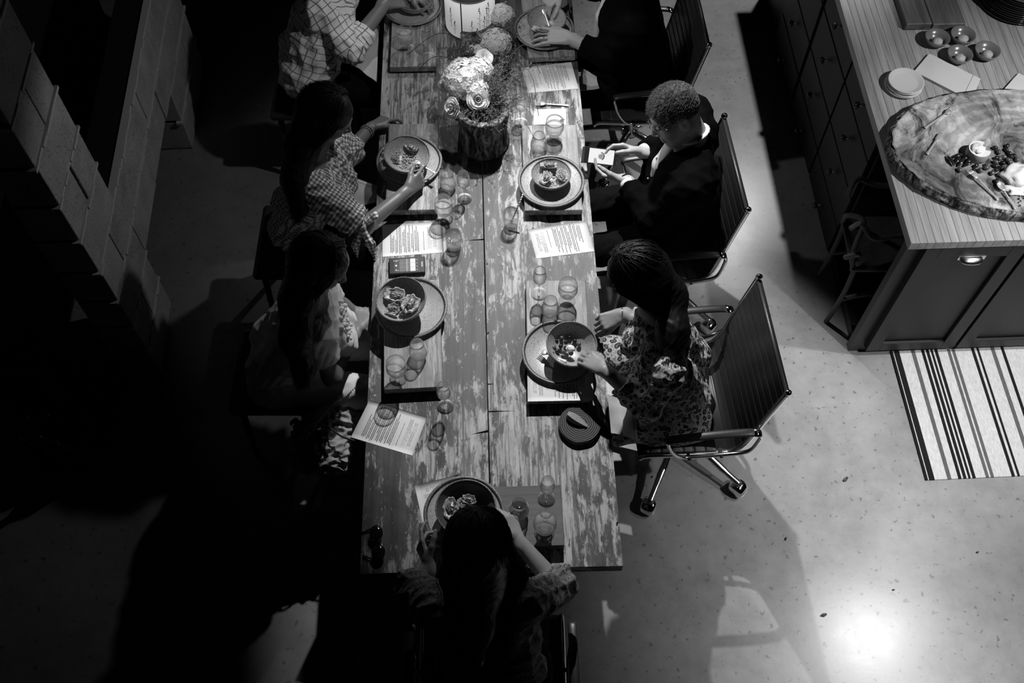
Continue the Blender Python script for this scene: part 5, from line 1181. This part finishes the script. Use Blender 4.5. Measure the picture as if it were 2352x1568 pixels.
def seat_legs(J, pv, fwd, knee=.42, w=.10, foot=.05, kz=.50):
    f = unit(V3(fwd)*V3((1, 1, 0))); s_ = np.cross(f, [0, 0, 1.]); pv = V3(pv)
    for S_, q in (('L', -1), ('R', 1)): J['hip'+S_] = pv+s_*q*w; J['kn'+S_] = pv+s_*q*(w+.02)+f*knee+V3((0, 0, kz-pv[2])); J['an'+S_] = (pv+s_*q*w+f*(knee-foot))*V3((1, 1, 0))+V3((0, 0, .09))
def sleeves_of(B, J, infl, frac, S_set='LR', cut=1, loose=0.0, k=.03):
    for S_ in S_set:
        s_, e, w_ = V3(J['sh'+S_]), V3(J['el'+S_]), V3(J['wr'+S_])
        if frac <= 1: B.cap(s_, s_+(e-s_)*frac, .048+infl, .042+infl+loose, k, cut=cut)
        else: B.cap(s_, e, .048+infl, .038+infl+loose*.4, k); B.cap(e, e+(w_-e)*(frac-1), .039+infl+loose*.4, .031+infl+loose, k, cut=cut)
def skirt_or_trousers(t, J, mat, infl=.014, name='trousers'):
    B = Body(); limbs(B, J, infl, ('leg',), k=.03); pv = V3(J['pelvis']); B.cap(V3(J['hipL']), V3(J['hipR']), .095+infl*.5, .095+infl*.5, .04); bobj(name, B, mat, t, .008, wrinkle(.003, 45, 2))
# ---- the person in leopard print, right side
def woman_leopard():
    t = thing('person', 'person with long black hair in a leopard print blouse picking grapes from a bowl', 'person', (.62, 1.95, 0)); pv = (.68, 1.92, .58); J = dict(neck=pw(1500, 705, 1.07), pelvis=V3(pv), fwd=(-1, .05, 0), bust=True, tr=.088)
    J['shL'] = pw(1530, 862, .985); J['shR'] = pw(1525, 690, 1.0); J['elL'] = pw(1488, 935, .84); J['wrL'] = pw(1388, 850, .925); J['elR'] = pw(1478, 745, .84); J['wrR'] = pw(1428, 722, .86)
    seat_legs(J, pv, J['fwd'], w=.13); B = Body(); hc = pw(1462, 628, 1.17); pt, fr = head(B, hc, (-.78, .06, -.62), (-.62, .05, .78), .98, J['neck']-V3((0, 0, .0))); torso(B, J); limbs(B, J)
    hand(B, J['wrL'], unit(pw(1305, 795, .895)-J['wrL']), (-.15, .35, -1), (-.3, 1, .1), per=((40, 35, 20), (30, 35, 25), (28, 38, 25), (30, 40, 25)), thumb=(30, 20, 10), s=.93)
    hand(B, J['wrR'], unit(V3((-.9, -.35, -.12))), (-.25, .2, -1), (.0, -1, -.3), per=((45, 40, 25), (50, 45, 30), (55, 50, 35), (60, 50, 35)), thumb=(25, 15, 10), s=.93)
    bobj('body', B, 'skin', t, .004); face_parts(t, pt, fr)
    B = Body(); torso(B, J, .010); sleeves_of(B, J, .012, 1.62, loose=.008); B.cap(J['neck']-V3((0, 0, .05)), J['neck']-V3((0, 0, .02)), .065, .05, .03, cut=1); o = bobj('blouse', B, 'leopard_print', t, .0045, wrinkle(.0055, 42, 4), cloth=True)
    B = Body(); limbs(B, J, .016, ('leg',)); B.cap(J['hipL'], J['kn'+'L'], .11, .09, .04); B.cap(J['hipR'], J['knR'], .11, .09, .04); B.cap(J['hipL'], J['hipR'], .115, .115, .04); bobj('skirt', B, 'leopard_print', t, .007, wrinkle(.006, 35, 8), cloth=True, label='leopard print skirt')
    back = unit(V3((.8, -.05, -.2))); hair_long(t, pt, fr, [pw(1535, 680, 1.10), pw(1545, 760, 1.06), pw(1535, 835, 1.01)], 'hair_dark', 3200, az=(50, 180), seed=1, spread=.075)
    shoes(t, J); MB().tube([J['wrR']+V3((.02*math.sin(a)*0+.0, .026*math.cos(a), .026*math.sin(a))) for a in np.linspace(0, 2*PI, 17)], .003, 6, False).build('bracelet', m_['aluminium'], t)
    r = pw(1296, 828, .85); return t
woman_leopard()
# ---- the person with the phone
def man_phone():
    t = thing('person', 'grey-haired person with glasses in a dark suit, looking at the phone in their hands', 'person', (.64, 2.78, 0)); pv = (.68, 2.77, .58); J = dict(neck=pw(1588, 312, 1.06), pelvis=V3(pv), fwd=(-1, -.05, 0), tr=.115)
    J['shL'] = pw(1588, 432, .99); J['shR'] = pw(1590, 255, .99); J['elL'] = pw(1492, 505, .78); J['wrL'] = pw(1436, 412, .81); J['elR'] = pw(1535, 318, .80); J['wrR'] = pw(1474, 350, .85)
    seat_legs(J, pv, J['fwd'], w=.11); B = Body(); hc = pw(1552, 262, 1.165); pt, fr = head(B, hc, (-.86, -.34, -.38), (-.34, .30, .88), 1.03, J['neck'], .058, False); torso(B, J); limbs(B, J, af=1.1)
    hand(B, J['wrL'], unit(pw(1385, 400, .79)-J['wrL']), (-.2, .75, .6), (.1, -.5, .8), per=((30, 30, 15), (40, 40, 20), (45, 45, 25), (45, 45, 25)), thumb=(40, 10, 5), s=1.02)
    hand(B, J['wrR'], unit(pw(1424, 330, .87)-J['wrR']), (.15, -.75, -.65), (-.5, -.8, .2), per=((25, 30, 20), (45, 40, 25), (60, 50, 30), (65, 55, 30)), thumb=(45, 20, 10), s=1.02)
    bobj('body', B, 'skin_pale', t, .004); face_parts(t, pt, fr)
    B = Body(); torso(B, J, .018, .07); sleeves_of(B, J, .020, 1.86, cut=1, k=.04); B.cap(J['neck']-V3((-.02, 0, .04)), J['neck']-V3((0, 0, .02)), .075, .06, .03); bobj('jacket', B, 'suit_black', t, .006, wrinkle(.005, 30, 5))
    # shirt: collar, cuffs and the strip between the lapels
    B = Body(); nk = J['neck']; ax = unit(hc-nk)
    ring = [nk+V3((.0, 0, .015))+(V3(fr[2])*math.cos(a)*.062+V3(fr[0])*V3((1, 1, 0))*math.sin(a)*.066)+V3((0, 0, -.014*math.sin(a))) for a in np.linspace(0, 2*PI, 21)]
    q = MB(); q.tube(ring, .014, 8, False, flat=.45).build('shirt_collar', m_['shirt_white'], t)
    mid = (J['shL']+J['shR'])/2; fw = unit(V3(J['fwd'])); a = nk+fw*.068+V3((0, 0, -.012)); b1 = mid+fw*.128-V3((0, 0, .10)); c1 = mid+fw*.142-V3((0, 0, .25)); B.cap(a, b1, .030, .036, .02, flat=(fw, 1.6)); B.cap(b1, c1, .036, .018, .02, flat=(fw, 1.6)); o = bobj('shirt_front', B, 'shirt_white', t, .004)
    for k in (.25, .55, .9): p = b1+(c1-b1)*k+fw*.023 if k > .3 else a+(b1-a)*.7+fw*.024; MB().ball(p, .0055, 10, 6).build('button', m_['plaster_ball'], o)
    for S_ in 'LR': e, w_ = J['el'+S_], J['wr'+S_]; d = unit(w_-e); MB().tube([w_-d*.04, w_-d*.012], [.033, .032], 20, True, up=(0, 0, 1)).build('shirt_cuff', m_['shirt_white'], t)
    hair_short(t, pt, fr, 'hair_grey')
    g = [pt(x, y, z) for x, y, z in ()]; q = MB()
    for s_ in (-1, 1):
        q.tube([pt(s_*.034+.024*math.cos(a), .108-.010*abs(math.cos(a)), .000+.017*math.sin(a)) for a in np.linspace(0, 2*PI, 21)], .0013, 6, False); q.tube([pt(s_*.058, .098, .004), pt(s_*.078, .06, .006), pt(s_*.082, -.008, .004)], .0016, 6)
    q.tube([pt(-.010, .110, .003), pt(0, .114, .006), pt(.010, .110, .003)], .0014, 6); gl = q.build('eyeglasses', m_['chrome'], t)
    skirt_or_trousers(t, J, 'trousers_dark'); shoes(t, J)
    MB().tube([J['wrL']+(V3((0, .2, .97))*math.cos(a)+V3(np.cross(unit(J['wrL']-J['elL']), V3((0, .2, .97))))*math.sin(a))*.029 for a in np.linspace(0, 2*PI, 19)], .004, 6, False).build('watch_strap', m_['leather_strap'], t)
    # the phone he holds: its own thing
    c4 = [pw(1350, 392, .845), pw(1414, 388, .83), pw(1408, 352, .86), pw(1346, 333, .885)]; c4 = [pw(1352, 370, .835), pw(1410, 377, .835), pw(1408, 355, .858), pw(1348, 334, .872)]
    A = c4[0]; ex = unit(c4[1]-c4[0]); ey = c4[3]-c4[0]; ey = unit(ey-ex*(ey@ex)); nn = np.cross(ex, ey); nn = nn if nn[2] > 0 else -nn; cc = sum(c4)/4; L_, W_ = .135, .070; M = Matrix((ex, ey, nn)).transposed()
    ph = thing('smartphone', 'lit phone with a white screen in the hands of the person in glasses', 'phone', cc); MB().box(cc-nn*.004, (L_, W_, .009), b=.002, M=M).build('case', m_['phone_case'], ph, smooth=False)
    q = MB(); q.add([Vector(cc+ex*a*L_+ey*b*W_+nn*.0008) for a, b in ((-.37, -.44), (.42, -.44), (.42, .44), (-.37, .44))], [(0, 1, 2, 3)]); sc = q.build('screen', m_['screen_white'], ph, smooth=False)
    MB().lathe([(.012, 0), (.012, .0004)], cc+ex*.002+nn*.0009, 24, M=M).build('picture_face', m_['screen_mid'], sc, smooth=False); q = MB(); q.tube([Vector(cc+ex*(.002+.0135*math.cos(a))+ey*(.0005+.0155*math.sin(a))+nn*.0012) for a in np.linspace(-1.2, 1.7, 12)], .0022, 6, flat=.3, up=tuple(nn)).build('picture_hair', m_['screen_dark'], sc)
    cv = MB(); cv.add([Vector(p) for p in (cc-ex*L_*.5+ey*W_*.5-nn*.006, cc-ex*L_*.5-ey*W_*.5-nn*.006, cc-ex*(L_*.5+.012)-ey*W_*.5-nn*.03, cc-ex*(L_*.5+.012)+ey*W_*.5-nn*.03)], [(0, 1, 2, 3)]); o = cv.build('case_flap', m_['phone_case'], ph, smooth=False); so = o.modifiers.new('t', 'SOLIDIFY'); so.thickness = .002
man_phone()
# ---- dark suit at the top right
def man_top():
    t = thing('person', 'person in a dark suit wearing a ring, at the top right, reaching into a bowl', 'person', (.58, 3.68, 0)); pv = (.62, 3.72, .58); J = dict(neck=V3((.50, 3.72, 1.08)), pelvis=V3(pv), fwd=(-1, -.08, 0), tr=.115)
    J['shL'] = V3((.53, 3.52, 1.0)); J['shR'] = V3((.53, 3.92, 1.0)); J['elL'] = pw(1400, 135, .82); J['wrL'] = pw(1310, 88, .865); J['elR'] = V3((.40, 3.98, .82)); J['wrR'] = pw(1290, -20, .90)
    seat_legs(J, pv, J['fwd'], w=.11); B = Body(); hc = V3((.42, 3.72, 1.205)); pt, fr = head(B, hc, (-.85, 0, -.5), (-.5, 0, .85), 1.02, J['neck'], .058); torso(B, J); limbs(B, J, af=1.1)
    hand(B, J['wrL'], unit(pw(1225, 78, .865)-J['wrL']), (.1, .3, -1), (0, 1, .3), per=((20, 30, 20), (18, 28, 15), (14, 22, 12), (8, 12, 10)), thumb=(35, 20, 10), spread=1.4, s=1.08)
    hand(B, J['wrR'], unit(pw(1238, 25, .86)-J['wrR']), (0, -.3, -1), (0, -1, .2), per=((45, 40, 25), (45, 45, 25), (50, 45, 30), (50, 45, 30)), thumb=(35, 20, 10), s=1.05)
    bobj('body', B, 'skin_pale', t, .004); face_parts(t, pt, fr)
    B = Body(); torso(B, J, .02, .07); sleeves_of(B, J, .020, 1.72, cut=1, k=.04); bobj('jacket', B, 'suit_black', t, .007, wrinkle(.005, 30, 6))
    B = Body(); fw = unit(V3(J['fwd'])); mid = (J['shL']+J['shR'])/2; B.cap(J['neck']+fw*.05, mid+fw*.128-V3((0, .01, .12)), .03, .03, .02, flat=(fw, 1.6)); B.cap(mid+fw*.128-V3((0, .01, .12)), mid+fw*.148-V3((0, .03, .32)), .03, .014, .02, flat=(fw, 1.6)); bobj('shirt_front', B, 'shirt_white', t, .005)
    hair_short(t, pt, fr, 'hair_brown', 800); skirt_or_trousers(t, J, 'trousers_dark'); shoes(t, J); w_ = J['wrL']; d = unit(pw(1225, 78, .865)-w_); n_ = unit(V3((.1, .3, -1))-d*(V3((.1, .3, -1))@d)); sd = np.cross(n_, d); sd = sd if sd[1] > 0 else -sd
    p = w_+d*(.093*1.08+.022)+sd*(-.009*1.08)+n_*.004; q = MB(); q.tube([p+(sd*math.cos(a)+n_*math.sin(a))*.0100 for a in np.linspace(0, 2*PI, 15)], .0014, 6, False).build('ring', m_['chrome'], t)
man_top()
# ---- left side
def woman_gingham():
    t = thing('person', 'person with long dark hair in a gingham blouse with knotted sleeves, holding a bowl', 'person', (-.9, 2.72, 0)); pv = (-.95, 2.72, .58); J = dict(neck=pw(712, 352, 1.05), pelvis=V3(pv), fwd=(1, .0, 0), bust=True, tr=.09)
    J['shR'] = pw(712, 432, .98); J['shL'] = pw(735, 322, .98); J['elR'] = pw(835, 520, .86); J['wrR'] = pw(935, 438, .87); J['elL'] = pw(800, 350, .83); J['wrL'] = pw(852, 292, .80)
    seat_legs(J, pv, J['fwd']); B = Body(); hc = pw(752, 262, 1.165); pt, fr = head(B, hc, (.82, -.12, -.52), (.50, -.05, .86), 1.0, J['neck']); torso(B, J); limbs(B, J)
    hand(B, J['wrR'], unit(pw(990, 393, .865)-J['wrR']), (-.6, .5, -.35), (-.3, .6, .6), per=((25, 35, 25), (35, 40, 25), (45, 40, 25), (45, 40, 25)), thumb=(35, 20, 10), s=.97)
    hand(B, J['wrL'], unit(pw(915, 255, .795)-J['wrL']), (-.1, -.55, -1), (.2, -1, .1), per=((20, 30, 20), (50, 50, 25), (60, 55, 30), (65, 55, 30)), thumb=(25, 20, 10), s=.95)
    bobj('body', B, 'skin_deep', t, .004); face_parts(t, pt, fr)
    B = Body(); torso(B, J, .012); sleeves_of(B, J, .016, .93, loose=.014); sleeves_of(B, J, .014, 1.25, 'L', loose=.02)
    B.cap(J['shR'], J['shR']+(J['elR']-J['shR'])*.55, .060, .072, .03); B.cap(J['shL'], J['shL']+(J['elL']-J['shL'])*.7, .060, .085, .03)
    B.cap(J['neck']-V3((0, 0, .05)), J['neck']-V3((0, 0, .02)), .065, .055, .03, cut=1); o = bobj('blouse', B, 'gingham', t, .0045, wrinkle(.006, 45, 14), cloth=True)
    e = J['elR']+V3((.0, -.02, .03)); B = Body()
    for d in ((.05, .03, .03), (-.04, .05, .02)): B.cap(e, e+V3(d), .012, .02, .008, flat=((0, 0, 1), 1.6))
    B.cap(e, e+V3((.03, -.05, -.05)), .010, .022, .008, flat=((0, 1, 0), 1.5)); B.cap(e+V3((.03, -.05, -.05)), e+V3((.045, -.075, -.12)), .022, .006, .01, flat=((0, 1, 0), 1.7)); B.cap(e, e+V3((-.03, -.05, -.06)), .010, .018, .008, flat=((0, 1, 0), 1.5)); B.cap(e+V3((-.03, -.05, -.06)), e+V3((-.03, -.07, -.12)), .018, .006, .008, flat=((0, 1, 0), 1.7)); B.ell(e, np.eye(3), (.016, .016, .014), .006)
    bobj('sleeve_bow', B, 'gingham', t, .003, wrinkle(.002, 90, 3), cloth=True)
    hair_long(t, pt, fr, [pw(692, 340, 1.10), pw(680, 410, 1.03), pw(688, 475, .95)], 'hair_dark', 3000, az=(60, 180), seed=6, spread=.07)
    skirt_or_trousers(t, J, 'trousers_dark'); shoes(t, J)
    w_ = J['wrL']; d = unit(J['wrL']-J['elL']); s1 = unit(np.cross(d, [0, 0, 1.])); s2 = np.cross(s1, d)
    for off in (.0, .014): 
        for a in np.linspace(0, 2*PI, 20)[:-1]: pass
    q = MB()
    for off in (.030, .043):
        for a in np.linspace(0, 2*PI, 21)[:-1]: q.ball(w_-d*off+(s1*math.cos(a)+s2*math.sin(a))*.029, .0042, 8, 6)
    q.build('bracelet', m_['bracelet_bead'], t)
woman_gingham()
def woman_knit():
    t = thing('person', 'person with long highlighted dark hair in a pale knit top, hands in the lap', 'person', (-.92, 2.05, 0)); pv = (-.96, 2.03, .58); J = dict(neck=pw(700, 690, 1.05), pelvis=V3(pv), fwd=(1, .02, 0), bust=True, tr=.085)
    J['shR'] = pw(722, 770, .96); J['shL'] = pw(715, 650, .98); J['elR'] = pw(762, 865, .76); J['wrR'] = pw(818, 760, .70); J['elL'] = pw(785, 705, .74); J['wrL'] = pw(812, 715, .70)
    seat_legs(J, pv, J['fwd']); B = Body(); hc = pw(738, 606, 1.155); pt, fr = head(B, hc, (.84, -.18, -.50), (.48, -.02, .88), .96, J['neck']); torso(B, J); limbs(B, J, af=.93)
    hand(B, J['wrR'], unit(V3((.25, .9, .1))), (.2, 0, -1), (1, -.2, 0), curl=(30, 35, 20), s=.92); hand(B, J['wrL'], unit(V3((.6, -.5, .1))), (0, 0, -1), (.5, 1, 0), curl=(30, 30, 20), s=.92)
    bobj('body', B, 'skin', t, .004); face_parts(t, pt, fr)
    B = Body(); torso(B, J, .009); sleeves_of(B, J, .014, .55, loose=.012); bobj('top', B, 'knit_white', t, .0045, wrinkle(.004, 60, 24))
    q = MB(); R = random.Random(3); fw = V3(J['fwd']); mid = (J['shR']+J['shL'])/2       # bobbles on the yoke
    for i in range(46):
        a = R.uniform(-1, 1); b = R.uniform(0, 1); p = mid+(J['shL']-mid)*a*.6+unit(fw)*(.098+.028*b)-V3((0, 0, .02+.13*b)); q.ball(p, R.uniform(.007, .011), 8, 6)
    q.build('bobble_yoke', m_['knit_white'], t, kind='stuff')
    hair_long(t, pt, fr, [pw(685, 690, 1.10), pw(680, 775, 1.02), pw(700, 850, .92)], 'hair_brown', 3000, az=(56, 180), seed=9, spread=.07)
    skirt_or_trousers(t, J, 'shirt_white', name='trousers'); shoes(t, J)
    w_ = J['wrL']-unit(J['wrL']-J['elL'])*.02; MB().tube([w_+V3((.018*math.sin(a), .022*math.sin(a), .026*math.cos(a))) for a in np.linspace(0, 2*PI, 17)], .0035, 6, False).build('bracelet', m_['bracelet_bead'], t)
woman_knit()
def man_check():
    t = thing('person', 'person in a rolled-up checked shirt at the top left, head beyond the photo edge', 'person', (-.95, 3.65, 0)); pv = (-.99, 3.66, .58); J = dict(neck=V3((-.78, 3.78, 1.09)), pelvis=V3(pv), fwd=(1, .12, 0), tr=.115)
    J['shR'] = pw(735, 20, .99); J['shL'] = V3((-.82, 3.95, 1.0)); J['elR'] = pw(805, 112, .835); J['wrR'] = pw(885, 8, .90); J['elL'] = V3((-.62, 3.98, .84)); J['wrL'] = V3((-.50, 3.86, .90))
    seat_legs(J, pv, J['fwd'], w=.11); B = Body(); hc = V3((-.70, 3.80, 1.205)); pt, fr = head(B, hc, (.85, .1, -.5), (.5, 0, .85), 1.02, J['neck'], .058); torso(B, J); limbs(B, J, af=1.15)
    hand(B, J['wrR'], unit(V3((.8, .5, -.3))), (.2, .3, -1), (-.2, .8, .3), curl=(30, 35, 25), s=1.05); hand(B, J['wrL'], unit(V3((.9, -.3, -.3))), (0, 0, -1), (0, -1, .2), curl=(30, 35, 25), s=1.05)
    bobj('body', B, 'skin_deep', t, .004); face_parts(t, pt, fr)
    B = Body(); torso(B, J, .018, .07); sleeves_of(B, J, .024, 1.28, loose=.012, k=.04); o = bobj('shirt', B, 'check_shirt', t, .0055, wrinkle(.007, 30, 15), cloth=True)
    B = Body(); e, w_ = J['elR'], J['wrR']; B.cap(e+(w_-e)*.20, e+(w_-e)*.42, .066, .062, .01, cut=3); bobj('rolled_cuff', B, 'check_shirt', t, .004, wrinkle(.003, 50, 3), cloth=True)
    hair_short(t, pt, fr, 'hair_dark', 800); skirt_or_trousers(t, J, 'trousers_dark'); shoes(t, J)
man_check()
# ---- the woman at the end of the table, seen from behind
def woman_end():
    t = thing('person', 'person with long hair seen from behind at the table end, in a mottled print blouse', 'person', (-.06, .86, 0)); pv = (-.06, .80, .58); J = dict(neck=pw(1100, 1330, 1.09), pelvis=V3(pv), fwd=(.03, 1, 0), tr=.092)
    J['shL'] = pw(1000, 1400, 1.0); J['shR'] = pw(1205, 1385, 1.0); J['elR'] = pw(1278, 1345, .84); J['wrR'] = pw(1190, 1240, .88); J['elL'] = pw(955, 1345, .84); J['wrL'] = pw(985, 1300, .86)
    seat_legs(J, pv, J['fwd'], knee=.36); B = Body(); hc = pw(1098, 1262, 1.19); pt, fr = head(B, hc, (.02, .72, -.69), (0, .69, .72), .98, J['neck']); torso(B, J); limbs(B, J)
    hand(B, J['wrR'], unit(pw(1165, 1170, .89)-J['wrR']), (-.7, .1, -.6), (-.5, .2, .8), per=((30, 50, 30), (35, 50, 30), (40, 50, 30), (40, 50, 30)), thumb=(25, 10, 10), s=.95)
    hand(B, J['wrL'], unit(pw(955, 1225, .86)-J['wrL']), (.8, .2, -.3), (.3, .3, .9), per=((15, 25, 15), (50, 45, 25), (55, 50, 25), (55, 50, 25)), thumb=(55, 20, 10), s=.95)
    bobj('body', B, 'skin', t, .004); face_parts(t, pt, fr)
    B = Body(); torso(B, J, .012); sleeves_of(B, J, .020, 1.12, loose=.026); B.cap(J['neck']-V3((0, 0, .05)), J['neck']-V3((0, 0, .02)), .065, .055, .03, cut=1); bobj('blouse', B, 'mottled_print', t, .0045, wrinkle(.007, 38, 33), cloth=True)
    hair_long(t, pt, fr, [pw(1110, 1325, 1.16), pw(1105, 1370, 1.10), pw(1100, 1440, 1.04), pw(1090, 1510, .96)], 'hair_fair', 4200, az=(50, 180), seed=21, spread=.10, vol=1.06)
    skirt_or_trousers(t, J, 'trousers_dark'); shoes(t, J)
woman_end()
# lap napkins, held cutlery, food in the right bowl, bread, handbag
def lap_cloth(c4, z4, lab, seed=0):
    return napkin_flat([Vector(pw(x, y, z)) for (x, y), z in zip(c4, z4)], 0, lab, 1, .003, True, warp=.018, group='white napkins on laps')
lap_cloth([(1390, 905), (1455, 925), (1466, 1015), (1402, 995)], [.655, .66, .60, .60], 'white napkin on the lap of the person in leopard print')
lap_cloth([(808, 150), (812, 60), (872, 60), (866, 190)], [.66]*4, 'white napkin on the lap of the person in the checked shirt')
lap_cloth([(812, 475), (812, 415), (866, 425), (864, 470)], [.66]*4, 'white napkin on the lap of the person in gingham')
lap_cloth([(1330, 215), (1335, 160), (1370, 178), (1376, 209)], [.64]*4, 'white napkin corner at the lap of the dark suit, top right')
def grapes():
    R = random.Random(9)
    for i in range(13):
        x, y = [(1277, 783), (1290, 776), (1300, 786), (1288, 795), (1272, 798), (1308, 775), (1280, 807), (1294, 808), (1320, 783), (1312, 795), (1330, 790), (1268, 812), (1302, 800)][i]; p = P(x, y, .842+R.uniform(0, .012)); dark = i % 3 != 1
        o = MB().ball((0, 0, 0), R.uniform(.0085, .0105), 12, 8, sq=(1.1, 1, 1)).build('grape', m_['olive_dark' if dark else 'olive_mid'], None, world=False, loc=p, rz=R.uniform(0, 3)); tag(o, ('dark grape in the bowl under the hand of the person in leopard print' if dark else 'greenish grape in the bowl under the hand of the person in leopard print'), 'grape', 'grapes in the bowl')
    p = P(1310, 800, .868); lv, lf = lump(p, (.018, .014, .010), .4, 3, 14, 10, seed=4); o = obj('cheese_piece', lv, lf, m_['cheese']); tag(o, 'white morsel of cheese between the fingers over the grape bowl', 'cheese')
    p = P(1230, 66, .868); lv, lf = lump(p, (.022, .015, .012), .4, 3, 14, 10, seed=8); o = obj('bread_piece', lv, lf, m_['bread']); tag(o, 'white morsel of bread under the ringed hand', 'bread')
grapes()
fork(P(1300, 830, .852), P(1236, 806, .825), .8, 'fork reaching over the plate edge below the grape bowl')
fork(P(1262, 60, .875), P(1246, 20, .89), .8, 'bright knife between the two hands at the upper right', 'knife')
fork(P(1000, 398, .864), P(948, 370, .858), .8, 'fork held in the bowl of the person in gingham')
def handbag():
    t = thing('handbag', 'open pleated grey handbag with a metal zip in the dark left of the table', 'handbag', P(750, 980, .50)); zf = lambda x, y, z: pw(x, y, z)
    B = Body(); B.cap(zf(735, 1035, .45), zf(795, 900, .50), .075, .05, .05, flat=((1, .3, 0), 1.3)); B.cap(zf(700, 1000, .46), zf(740, 960, .50), .06, .06, .05); B.cap(zf(770, 1020, .45), zf(800, 960, .47), .07, .055, .05); B.cap(zf(705, 1050, .44), zf(770, 1060, .44), .07, .06, .05); B.ell(zf(775, 985, .56), np.eye(3), (.04, .05, .05), .03, True); bobj('body', B, 'bag_canvas', t, .004, wrinkle(.008, 60, 5))
    MB().tube(smooth_path([zf(690, 1020, .53), zf(720, 972, .56), zf(770, 915, .575), zf(815, 884, .58)], 6), .014, 8, flat=.5).build('top_band', m_['bag_canvas'], t); q = MB()
    for i in range(24): k = i/23; p = zf(722+(812-722)*k, 970-(970-888)*k, .575+.01*k); q.ball(p+V3((.006, -.006, .004)), .0045, 6, 4, sq=(.6, 1.4, 1))
    q.build('gathers', m_['bag_canvas'], t, kind='stuff')
    MB().tube([zf(712, 992, .585), zf(737, 982, .59)], .004, 8).build('zip_pull', m_['chrome'], t)
    MB().tube(smooth_path([zf(737, 984, .575), zf(757, 983, .57), zf(785, 1002, .56), zf(815, 1012, .56)], 6), .004, 8).build('zip_edge', m_['rubber'], t)
    MB().tube(smooth_path([zf(668, 972, .50), zf(680, 966, .53), zf(688, 990, .52), zf(690, 1020, .46)], 6), .012, 8, flat=.4).build('strap', m_['bag_canvas'], t)
    MB().tube(smooth_path([zf(730, 985, .55), zf(738, 1020, .57), zf(750, 1050, .52)], 6), .010, 8, flat=.4).build('inner_handle', m_['leather_strap'], t)
handbag()
